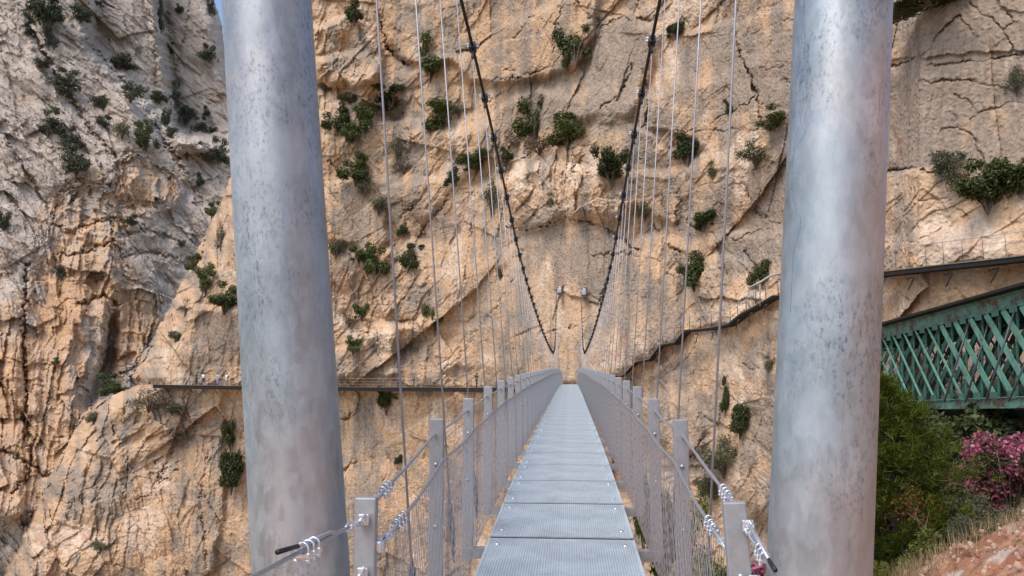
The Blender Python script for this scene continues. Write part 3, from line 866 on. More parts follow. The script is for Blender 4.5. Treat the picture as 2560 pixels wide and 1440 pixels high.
# main cables, hangers with clamps and turnbuckles
for s in (-1, 1):
    m = MB(); m.tube([cable(y, s) for y in np.arange(-.2, 80.4, .6)], .022, 8)
    m.build("main_cable", MAT["black_rope"], bridge)
cl = MB()
cl.box((0, 0, 0), (.095, .15, .10), bev=.015)
cl.box((0, 0, -.10), (.03, .05, .12))
cl_me = cl.mesh("cable_clamp", [MAT["black_rubber"]])
cb2 = MB()
for sx in (-1, 1):
    pass
cb2.tube([(-.082, 0, 0), (.082, 0, 0)], .017, 8)
clb_me = cb2.mesh("clamp_bolt", MAT["bright_zinc"])
HX = .775
for k in range(50):
    y = 4.35 + k * 1.375
    for s in (-1, 1):
        top = cable(y, s) - Vector((0, 0, .14)); bot = Vector((s * HX, y, deck(y) - .10))
        m = MB(); m.tube([bot, top], .0070 if k < 16 else .0060, 6)
        h = m.build("hanger", MAT["hanger_wire"], bridge)
        c = link_mesh("cable_clamp", cl_me, h); c.location = cable(y, s)
        c.rotation_euler = (math.atan2(_ch(y + .3) - _ch(y - .3), .6), 0, 0)
        if k < 24:
            for sy in (-.04, .04):
                c2 = link_mesh("clamp_bolt", clb_me, h); c2.location = c.location + Vector((0, sy, .03)); c2.rotation_euler = c.rotation_euler
        if k < 7:
            t = MB(); d = (top - bot).normalized()
            t.tube([bot + d * .05, bot + d * .10, bot + d * .12, bot + d * .36, bot + d * .38, bot + d * .42], [.012, .012, .02, .02, .012, .010], 8)
            t.build("turnbuckle", MAT["dark_steel"], h)
# anchors bolted to the far wall
for px, py, s in ((1399, 726, -1), (1460, 731, 1)):
    d = wallM.depth(px, py); q = P(px, py, d - .35)
    m = MB(); m.box(q, (.5, .35, .8), bev=.05)
    m.box(q + Vector((0, -.30, -.05)), (.34, .3, .5), bev=.04)
    a = m.build("anchor_plate", MAT["wire"], bridge)
    for sx in (-.2, .2):
        for sz in (-.33, .33):
            m = MB(); m.tube([q + Vector((sx, -.17, sz)), q + Vector((sx, -.26, sz))], .07, 8); m.build("anchor_bolt", MAT["dark_steel"], a)
    m = MB(); m.box(q + Vector((0, -.25, -.42)), (.4, .3, .2)); m.build("anchor_block", MAT["dark_steel"], a)

# wire clips, thimbles and shackles where the cables end on the first posts
def clip(m, p, d, sc=1.0):
    """U-bolt wire-rope clip round the point p on a cable that runs along d"""
    d = Vector(d).normalized(); x = d.cross(Vector((0, 0, 1))).normalized(); z = x.cross(d)
    pts = [p + (x * math.cos(a) * .021 + z * (math.sin(a) * .021 + .006)) * sc for a in np.linspace(0, math.pi, 9)]
    pts = [p + (x * .021 - z * .034) * sc] + pts + [p + (-x * .021 - z * .034) * sc]
    m.tube(pts, .0058 * sc, 6)
    m.box(p - z * .016 * sc, (.062 * sc, .026 * sc, .020 * sc), Matrix((x, d, z)).transposed(), bev=.004)
    for sx in (-1, 1):
        m.tube([p + (x * .021 * sx - z * .026) * sc, p + (x * .021 * sx - z * .040) * sc], .0105 * sc, 6)

def loop_eye(m, p, d, up, L=.07, w=.022, r=.006):
    d = Vector(d).normalized(); up = Vector(up).normalized()
    pts = [p + d * (L / 2 + math.cos(a) * L / 2) + up * math.sin(a) * w for a in np.linspace(0, 2 * math.pi, 17)[:-1]]
    m.tube(pts, r, 6, closed=True)

def clip_on(parent, p, d, sc):
    m = MB(); clip(m, p, d, sc); m.build("wire_clip", MAT["bright_zinc"], parent)

for s in (-1, 1):
    y1 = POST0
    base = deck(y1)
    # (a) hand cable, behind the first post
    pa = Vector((s * (PX + .008), y1 + .03, base + .862)); pb = Vector((s * (PX + .008), y1 + PSP, deck(y1 + PSP) + .96))
    d = (pb - pa).normalized()
    m = MB(); m.tube([pa, pa + d * .10, pa + d * .40 + Vector((0, 0, -.017)), pa + d * .46 + Vector((0, 0, -.02))], .0085, 6)
    c = m.build("cable_tail", MAT["wire"], bridge)
    for q in (.26, .31, .36): clip_on(c, pa + d * q, d, .72)
    # (b) net cable on the inner face, with shackle and thimble
    pa = Vector((s * (PX - .048), y1 + .01, base + .725)); pb = Vector((s * (PX - .055), y1 + PSP * .5, deck(y1 + PSP * .5) + .76))
    d = (pb - pa).normalized()
    m = MB(); m.tube([pa + d * .14, pa + d * .30 + Vector((0, 0, -.018)), pa + d * .50 + Vector((0, 0, -.02))], .0085, 6)
    c = m.build("cable_tail", MAT["wire"], bridge)
    for q in (.30, .36, .42): clip_on(c, pa + d * q, d, .72)
    m = MB(); m.box(pa + Vector((0, .01, 0)), (.03, .045, .045), bev=.008); loop_eye(m, pa + d * .0, d, (0, 0, 1), .10, .022, .008)
    m.build("cable_shackle", MAT["bright_zinc"], c)
    m = MB(); loop_eye(m, pa + d * .085, d, (1, 0, 0), .08, .022, .006); m.build("thimble", MAT["bright_zinc"], c)
    # (c) approach cables coming back past the pylon to the near bank
    for hz, far in ((.855, True), (.655, False)):
        pa = Vector((s * PX, y1 - .03, base + hz - .02))
        if s > 0: pa.x += .03 * (1 if not far else .4)
        slope = (Vector((0, -1, .042)) if s < 0 else Vector((-.02, -1, -.22))) if far else Vector((0, -1, -.03))
        d = slope.normalized(); cq = .60 if s < 0 else .21
        m = MB(); m.tube([pa + d * (.22 if s < 0 else .08), pa + d * 3.2], .0072, 8)
        if far: m.tube([pa + d * (cq - .24), pa + d * (cq - .16) + Vector((0, 0, .014)), pa + d * (cq + .14) + Vector((0, 0, .02))], .0072, 8)
        c = m.build("approach_cable", MAT["wire"], bridge)
        m = MB(); m.tube([pa + Vector((0, .03, 0)), pa + d * .03], .010, 8); m.box(pa + d * .01, (.042, .012, .042), bev=.004); loop_eye(m, pa - d * .005, d, (.6, 0, 1), .075, .020, .007)
        m.build("cable_shackle", MAT["bright_zinc"], c)
        m = MB(); loop_eye(m, pa + d * .06, d, (1, 0, .3), .11, .012, .0055); m.build("chain_link", MAT["bright_zinc"], c)
        m = MB(); loop_eye(m, pa + d * .16, d, (0, 0, 1), .09, .014, .0055); m.build("chain_link", MAT["bright_zinc"], c)
        if far:
            for q in (cq, cq + .05, cq + .10) if s < 0 else (cq, cq + .035, cq + .07): clip_on(c, pa + d * q, d, .85 if s < 0 else .7)
            m = MB(); m.tube([pa + d * (cq + .13) + Vector((0, 0, .02)), pa + d * (cq + .27 if s < 0 else cq + .22) + Vector((-.012 if s < 0 else .0, 0, .026))], [.0070, .0080], 8)
            m.build("tape_wrap", MAT["black_rubber"], c)

# ================================================================== THE TWO PYLON COLUMNS
def pylon(tu, bu, label, s):
    """leaning galvanised tube; tu, bu: axis measured at the top and bottom of the photograph"""
    Yc = 3.1
    a = P(tu, 0, Yc); b = P(bu, 1440, Yc)
    d = (a - b).normalized()
    top = b + d * 6.2; bot = b - d * 1.05
    root = empty("steel_column", bot)
    tag(root, label, "column", "columns of the bridge portal")
    m = MB(); n = 96; rad = .188
    L = (top - bot).length
    vs_ = []; fs_ = []
    K_ = 40
    for i in range(K_ + 1):
        for k in range(n):
            an = 2 * math.pi * k / n
            vs_.append((rad * math.cos(an), rad * math.sin(an), L * i / K_))
    for i in range(K_):
        for k in range(n):
            k2 = (k + 1) % n
            fs_.append((i * n + k, i * n + k2, (i + 1) * n + k2, (i + 1) * n + k))
    fs_.append(tuple(range(K_ * n, K_ * n + n)))
    m.add(vs_, fs_, True)
    m.sm[-1] = False
    o = m.build("tube", MAT["pylon_steel"], root)
    o.rotation_euler = d.to_track_quat('Z', 'Y').to_euler()
    m = MB(); m.box((0, 0, .02), (.72, .72, .04), bev=.006)
    for sx in (-.28, .28):
        for sy in (-.28, .28): m.tube([(sx, sy, .04), (sx, sy, .10)], .025, 6)
    m.build("base_plate", MAT["post_steel"], root)
    m = MB(); m.box((0, 0, -.5), (1.0, 1.0, 1.0), bev=.03)
    m.build("footing", MAT["concrete"], root)
    # saddle head that carries the main cable
    m = MB(); m.box(top - bot + Vector((0, 0, .05)), (.5, .5, .1), bev=.01)
    m.bar(top - bot + Vector((0, -.35, .15)), top - bot + Vector((0, .35, .15)), .12, .12)
    m.build("saddle", MAT["post_steel"], root)
    return root, bot, d
pl, _, _ = pylon(668, 755, "thick galvanised steel column leaning outward on the left of the bridge entrance", -1)
pr, prb, prd = pylon(2107, 2045, "thick galvanised steel column leaning outward on the right of the bridge entrance, a hairline mark down it", 1)
# thin dark hairline down the right column
mark_px = [(2013, -20), (2012, 60), (2011, 120), (2015, 170), (2019, 200), (2014, 245), (2004, 280), (2000, 305), (2014, 330), (2003, 350), (1988, 372), (1982, 400), (1978, 470), (1983, 505), (2002, 545), (2000, 575), (1990, 605), (1984, 630), (1980, 700), (1976, 780)]
pts = []
q3 = prd.to_track_quat('Z', 'Y').to_matrix()
for u_, v_ in mark_px:
    # meet the tube surface
    dr = ray(u_, v_).normalized(); o_ = EYE - prb
    dl = q3.transposed() @ dr; ol = q3.transposed() @ o_
    A = dl.x**2 + dl.y**2; B = ol.x * dl.x + ol.y * dl.y; Cc = ol.x**2 + ol.y**2 - .188**2
    disc = B * B - A * Cc
    if disc < 0: continue
    t = (-B - math.sqrt(disc)) / A
    pts.append(o_ + dr * t)
m = MB(); m.tube(pts, .0011, 4)
mat("hairline_dark", (.16, .17, .20), .6)
m.build("hairline_mark", MAT["hairline_dark"], pr)

# ================================================================== BOARDWALKS PINNED TO THE ROCK
mat("timber", (.20, .16, .12), .85, 0, .25, 5)
mat("walk_net", (.42, .40, .39), .6, .2)
mat("dark_timber_and_shade", (.014, .011, .009), .9, 0, .3, 4)
mat("pale_steel", (.34, .33, .31), .5, .3)

def boardwalk(name, label, px_pts, width=1.25, rail=1.12, post_step=.98, bracket_step=1.9, standoff=.15, panel=True, thick=.16, postr=.030, under=.36):
    root = empty(name, (0, 0, 0))
    tag(root, label, "walkway", "walkways pinned to the rock")
    # path in the world: hold it just off the rock
    pts = []
    for u_, v_ in px_pts:
        ds = [wallM.depth(u_ + du, v_ + dv) for du in (-4, 0, 4) for dv in (-14, -6, 3, 10)]
        ds = [x for x in ds if x] or [90]
        pts.append([u_, v_, min(ds)])
    dd = np.array([p[2] for p in pts])
    if len(dd) > 4:
        k = np.array([.25, .5, .25])
        for _ in range(2): dd = np.convolve(np.pad(dd, 1, mode='edge'), k, mode='valid')
    inner = [P(p[0], p[1], d - standoff) for p, d in zip(pts, dd)]
    outer = []
    for i, p in enumerate(inner):
        t = inner[min(i + 1, len(inner) - 1)] - inner[max(i - 1, 0)]
        nrm = Vector((t.y, -t.x, 0)).normalized()
        if nrm.y > 0: nrm = -nrm
        outer.append(p + nrm * width)
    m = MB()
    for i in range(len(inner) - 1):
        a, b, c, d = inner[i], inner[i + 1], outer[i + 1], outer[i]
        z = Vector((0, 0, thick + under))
        # deepened near-black sides stand in for the shade beneath the boards
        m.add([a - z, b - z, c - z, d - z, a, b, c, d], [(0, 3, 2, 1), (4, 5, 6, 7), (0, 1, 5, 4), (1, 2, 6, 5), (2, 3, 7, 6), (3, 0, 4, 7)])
    m.build("deck", MAT["dark_timber_and_shade"], root)
    m = MB()
    for i in range(len(inner) - 1):
        m.bar(outer[i] + Vector((0, -.03, .0)), outer[i + 1] + Vector((0, -.03, .0)), .06, .05)
    m.build("edge_board", MAT["timber"], root)
    # stations along the outer edge
    def stations(step, path):
        out = []; carry = 0
        for a, b in zip(path[:-1], path[1:]):
            L = (b - a).length; t = carry
            while t < L:
                out.append(a + (b - a) * (t / L)); t += step
            carry = t - L
        return out
    mp_ = MB(); mp_.tube([(0, 0, 0), (0, 0, rail)], postr, 5); pme = mp_.mesh("railing_post", MAT["dark_steel"])
    for q in stations(post_step, outer)[:100]:
        o = link_mesh("railing_post", pme, root); o.location = q
    for hz in (rail, rail * .66, rail * .33):
        m = MB(); m.tube([q + Vector((0, 0, hz)) for q in outer], .010 if hz < rail else .018, 4)
        m.build("railing_wire", MAT["walk_net"], root)
    bm_ = MB(); bm_.bar((0, .25, -.3), (0, width + .3, -.95), .06, .06); bm_.bar((0, 0, -.3), (0, width + .4, -.3), .09, .09)
    bme = bm_.mesh("bracket", MAT["dark_steel"])
    for q in stations(bracket_step, [o_ + Vector((0, .1, -thick)) for o_ in outer])[:100]:
        o = link_mesh("bracket", bme, root); o.location = q
    return root, inner, outer

w1, w1i, w1o = boardwalk("boardwalk", "long level boardwalk with thin railing posts crossing the cliff behind the left column",
    [(398, 961), (440, 962), (500, 963), (560, 964), (620, 965), (700, 966), (780, 967), (860, 967), (940, 968), (1020, 968), (1100, 968), (1180, 969), (1240, 969), (1290, 968)])
w2, _, w2o = boardwalk("stepped_walkway", "stepped walkway climbing the rock to the right of the far bridge end",
    [(u_, v_) for u_, v_ in stairs_px], width=.8, post_step=1.3, rail=1.1, thick=.12, under=.06)
w3, _, w3o = boardwalk("cliff_walkway", "sloping railed walkway high on the smooth cliff above the green truss bridge",
    [(2150, 694), (2230, 681), (2300, 673), (2380, 664), (2460, 656), (2560, 644), (2680, 630), (2800, 618)], width=.8, post_step=1.0, rail=1.2, thick=.16, bracket_step=2.2, postr=.014, under=.10)
# light-coloured railing where the stepped walkway rounds the corner
rr_ = MB()
hp = [(1872, 720), (1900, 706), (1925, 690), (1955, 682), (2010, 680)]
lo = [(1872, 775), (1900, 765), (1925, 752), (1955, 738), (2010, 736)]
dref = min(wallM.depth(u_, v_ + 20) or 60 for u_, v_ in hp) - .9
rr_.tube([P(u_, v_, dref) for u_, v_ in hp], .09, 6)
guard = rr_.build("pipe_railing", MAT["pale_steel"])
tag(guard, "pale pipe handrail bending uphill beside the upper stepped walkway, against the right column", "handrail")
for i in (1, 3, 4):
    m = MB(); m.tube([P(*hp[i], dref), P(*lo[i], dref)], .05, 5); m.build("railing_post", MAT["pale_steel"], guard)

# ================================================================== THE GREEN LATTICE TRUSS BRIDGE
def paint_mat(name, c, rust=.25):
    m = bpy.data.materials.new(name); m.use_nodes = True
    n = m.node_tree; b = n.nodes["Principled BSDF"]; b.inputs["Roughness"].default_value = .55
    tc = n.nodes.new("ShaderNodeTexCoord")
    ns = n.nodes.new("ShaderNodeTexNoise"); ns.inputs["Scale"].default_value = 2.2; ns.inputs["Detail"].default_value = 8; ns.inputs["Roughness"].default_value = .75
    n.links.new(tc.outputs["Object"], ns.inputs["Vector"])
    rp = n.nodes.new("ShaderNodeValToRGB"); e = rp.color_ramp.elements
    e[0].position = rust; e[0].color = (.10, .045, .025, 1)
    e[1].position = rust + .08; e[1].color = tuple(x * .8 for x in c) + (1,)
    x = e.new(.62); x.color = tuple(min(1, x_ * 1.15) for x_ in c) + (1,)
    n.links.new(ns.outputs["Fac"], rp.inputs["Fac"]); n.links.new(rp.outputs["Color"], b.inputs["Base Color"])
    MAT[name] = m
paint_mat("green_paint", (.055, .160, .120), .36); paint_mat("pale_green_paint", (.125, .31, .235), .34); paint_mat("shaded_green_paint", (.034, .095, .072), .37)
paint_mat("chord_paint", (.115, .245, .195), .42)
truss = empty("truss_bridge", (0, 0, 0))
tag(truss, "green painted iron lattice truss bridge with rust patches at the right edge", "truss bridge")
bA, bB = P(2560, 1004, 27), P(2200, 1014, 38)
tA, tB = P(2560, 744, 27), P(2200, 835, 38)
def tl(p, q, y): return p + (q - p) * ((y - p.y) / (q.y - p.y))
GAP = 4.2
TY0, TY1 = 17.0, 46.0
for side in (0, 1):
    off = Vector((GAP * side, 0, 0))
    m = MB()
    a, b = tl(tA, tB, TY0) + off, tl(tA, tB, TY1) + off
    m.bar(a, b, .06, .50); m.bar(a + Vector((.16, 0, .26)), b + Vector((.16, 0, .26)), .52, .04); m.bar(a + Vector((-.05, 0, .235)), b + Vector((-.05, 0, .235)), .06, .05)
    m.bar(a + Vector((-.05, 0, -.235)), b + Vector((-.05, 0, -.235)), .08, .04)
    m.build("top_chord", MAT["chord_paint"], truss)
    m = MB()
    a, b = tl(bA, bB, TY0) + off, tl(bA, bB, TY1) + off
    m.bar(a, b, .06, .34); m.bar(a + Vector((.16, 0, -.19)), b + Vector((.16, 0, -.19)), .52, .04); m.bar(a + Vector((-.05, 0, .16)), b + Vector((-.05, 0, .16)), .10, .04)
    m.build("bottom_chord", MAT["chord_paint"], truss)
    ST_ = 1.05
    HH = 2.8
    y = TY0; k = 0
    while y < TY1:
        t0 = tl(tA, tB, y) + off; b0 = tl(bA, bB, y) + off
        zt, zb = Vector((.03, 0, -.22)), Vector((.03, 0, .15))
        m = MB(); m.bar(t0 + zt + Vector((.05, 0, 0)), b0 + zb + Vector((.05, 0, 0)), .07, .06, (1, 0, 0)); m.build("vertical", MAT["green_paint"], truss)
        if side == 0:
            for q_, zz in ((t0, -.30), (b0, .24)):
                m = MB(); m.box(q_ + Vector((-.085, 0, zz)), (.02, .46, .26)); m.build("gusset_plate", MAT["green_paint"], truss)
        if y + HH < TY1 + 2:
            # falls towards the viewer: broad pale flats
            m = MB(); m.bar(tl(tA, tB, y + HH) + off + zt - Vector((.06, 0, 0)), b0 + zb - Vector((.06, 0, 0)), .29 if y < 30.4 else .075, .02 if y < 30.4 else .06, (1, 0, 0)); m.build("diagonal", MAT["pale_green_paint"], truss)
            # rises towards the viewer: deep channels, their shade put into a darker paint
            m = MB(); m.bar(t0 + zt + Vector((.16, 0, 0)), tl(bA, bB, y + HH) + off + zb + Vector((.16, 0, 0)), .24, .05, (1, 0, 0)); m.build("counter_diagonal", MAT["shaded_green_paint"], truss)
        y += ST_; k += 1
y = TY0
while y < TY1 - 1:
    a = tl(tA, tB, y); b = tl(bA, bB, y)
    m = MB(); m.bar(a + Vector((0, 0, -.1)), a + Vector((GAP, 0, -.1)), .10, .22); m.build("top_strut", MAT["green_paint"], truss)
    m = MB(); m.bar(b + Vector((0, 0, -.05)), b + Vector((GAP, 0, -.05)), .14, .30); m.build("floor_beam", MAT["green_paint"], truss)
    a2 = tl(tA, tB, y + 2.6)
    m = MB(); m.bar(a + Vector((0, 0, -.16)), a2 + Vector((GAP, 0, -.16)), .09, .06); m.build("lateral_brace", MAT["green_paint"], truss)
    m = MB(); m.bar(a + Vector((GAP, 0, -.23)), a2 + Vector((0, 0, -.23)), .09, .06); m.build("lateral_brace", MAT["green_paint"], truss)
    y += 2.6
b0, b1 = tl(bA, bB, TY0), tl(bA, bB, TY1)
for q in (.12, .38, .62, .88):
    m = MB(); m.bar(b0 + Vector((GAP * q, 0, .14)), b1 + Vector((GAP * q, 0, .14)), .18, .16); m.build("rail_bearer", MAT["dark_timber_and_shade"], truss)
m = MB(); t0, t1 = tl(tA, tB, TY0), tl(tA, tB, TY1)
m.bar(t0 + Vector((GAP * .5, 0, .36)), t1 + Vector((GAP * .5, 0, .36)), GAP + .9, .10); m.build("track_bed", MAT["dark_timber_and_shade"], truss)
for (ua, va), (ub, vb), Yr in (((2486, 757), (2413, 1006), 29.4), ((2547, 742), (2464, 1004), 27.4), ((2434, 772), (2360, 1006), 30.4), ((2610, 800), (2521, 1004), 26.0)):
    m = MB(); m.tube([P(ua, va, Yr), P(ub, vb, Yr)], .034, 6); m.build("tie_rod", MAT["dark_steel"], truss)
# ================================================================== VEGETATION
leaf_mat("leaf_green", (.016, .026, .006), (.145, .165, .045))
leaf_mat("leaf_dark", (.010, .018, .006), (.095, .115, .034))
leaf_mat("leaf_olive", (.05, .055, .028), (.17, .165, .085))
leaf_mat("leaf_far", (.035, .045, .026), (.125, .135, .075))
leaf_mat("leaf_brown", (.07, .05, .032), (.20, .155, .095))
leaf_mat("needle", (.008, .016, .002), (.130, .165, .012), .5, .10)
leaf_mat("needle_dark", (.010, .018, .004), (.060, .080, .016), .55, .2)
leaf_mat("leaf_lime", (.06, .075, .012), (.26, .27, .06), .5, .3)
leaf_mat("petal", (.25, .04, .08), (.62, .21, .31), .5, .3)
leaf_mat("leaf_lush", (.05, .075, .012), (.17, .22, .04), .5, .25)
leaf_mat("straw", (.22, .155, .075), (.50, .39, .22), .7, .25)
leaf_mat("rust_leaf", (.09, .025, .008), (.22, .07, .02), .6, .2)
mat("bark", (.10, .075, .055), .9, 0, .3, 12, .4, 30)
mat("twig", (.22, .18, .14), .9, 0, .2, 12)

def leaf_quads(pts, dirs, size, rnd, aspect=.5, flat=.6):
    """numpy leaf blades at pts, facing about dirs"""
    n = len(pts)
    nrm = dirs + rnd.normal(0, flat, (n, 3)); nrm /= np.linalg.norm(nrm, axis=1)[:, None] + 1e-9
    t = np.cross(nrm, rnd.normal(0, 1, (n, 3))); t /= np.linalg.norm(t, axis=1)[:, None] + 1e-9
    b = np.cross(nrm, t)
    s = size * rnd.uniform(.6, 1.35, (n, 1))
    v = np.stack([pts - t * s, pts - b * s * aspect, pts + t * s, pts + b * s * aspect], 1).reshape(-1, 3)
    return v

def quad_mesh(name, v, mats, midx=None):
    me = bpy.data.meshes.new(name)
    n = len(v) // 4
    me.vertices.add(len(v)); me.vertices.foreach_set("co", np.asarray(v, np.float32).ravel())
    me.loops.add(n * 4); me.loops.foreach_set("vertex_index", np.arange(n * 4, dtype=np.int32))
    me.polygons.add(n); me.polygons.foreach_set("loop_start", np.arange(0, n * 4, 4, dtype=np.int32))
    me.polygons.foreach_set("loop_total", np.full(n, 4, np.int32))
    for m in (mats if isinstance(mats, (list, tuple)) else [mats]): me.materials.append(m)
    if midx is not None: me.polygons.foreach_set("material_index", np.asarray(midx, np.int32))
    me.update(calc_edges=True)
    return me

def crown_points(rnd, lobes, n, inner=.55):
    L = np.array(lobes, float); vol = (L[:, 3] * L[:, 4] * L[:, 5]) ** (2 / 3)
    w = rnd.choice(len(L), n, p=vol / vol.sum())
    d = rnd.normal(0, 1, (n, 3)); d /= np.linalg.norm(d, axis=1)[:, None]
    rr = inner + (1.04 - inner) * rnd.uniform(0, 1, (n, 1)) ** .6
    p = L[w, :3] + d * rr * L[w, 3:6]
    return p, d

def shrub_mesh(name, seed, mat_, n=1500, size=.085, loose=0.0, tall=False):
    """an uneven dome about one unit in radius, rooted at the origin"""
    rnd = np.random.RandomState(seed)
    lobes = [(rnd.uniform(-.2, .2), rnd.uniform(-.2, .2), .6, .48, .44, .46)]
    for i in range(rnd.randint(8, 13)):
        t = rnd.uniform(0, 6.28); r = rnd.uniform(.25, .82); z = rnd.uniform(.2, 1.5 if not tall else 1.8) * (1.15 - .5 * r)
        q = rnd.uniform(.16, .40)
        lobes.append((r * math.cos(t), r * math.sin(t), z, q * rnd.uniform(.8, 1.4), q, q * rnd.uniform(.6, 1.0)))
    p, d = crown_points(rnd, lobes, n, .35)
    p += rnd.normal(0, .035 + loose, p.shape)
    # sprigs that break the outline
    k = n // 9
    L = np.array(lobes); w = rnd.choice(len(L), k)
    dd = rnd.normal(0, 1, (k, 3)); dd[:, 2] = np.abs(dd[:, 2]) * .8; dd /= np.linalg.norm(dd, axis=1)[:, None]
    ps = L[w, :3] + dd * L[w, 3:6] * rnd.uniform(1.0, 1.32 + loose, (k, 1))
    p = np.vstack([p, ps]); d = np.vstack([d, dd])
    p[:, 2] = np.maximum(p[:, 2], .02)
    dirs = d * .7 + np.array([0, -.1, .55])
    v = leaf_quads(p, dirs, size, rnd)
    return quad_mesh(name, v, MAT[mat_])

def stem_mesh(name, seed, n=9, spread=.6, h=1.1, r=.035, mat_="bark"):
    rr = random.Random(seed); m = MB()
    for i in range(n):
        a = rr.uniform(0, 6.28); q = rr.uniform(.2, spread)
        e = Vector((q * math.cos(a), q * math.sin(a), h * rr.uniform(.6, 1.1)))
        m.tube([(0, 0, -.25), e * .45 + Vector((rr.uniform(-.08, .08), rr.uniform(-.08, .08), .1)), e], [r, r * .7, r * .3], 4)
    return m.mesh(name, MAT[mat_])

VAR = {}
for kind, mt, size, loose, n in (("g", "leaf_green", .066, 0, 3000), ("d", "leaf_dark", .066, 0, 3000), ("o", "leaf_olive", .058, .05, 1900), ("f", "leaf_far", .085, .02, 1500), ("b", "leaf_brown", .060, .07, 1000)):
    VAR[kind] = [shrub_mesh("foliage", 100 + i * 7 + ord(kind), mt, n, size, loose, i == 2) for i in range(4)]
stems = [stem_mesh("stem", 40 + i) for i in range(3)]
small_stems = stems

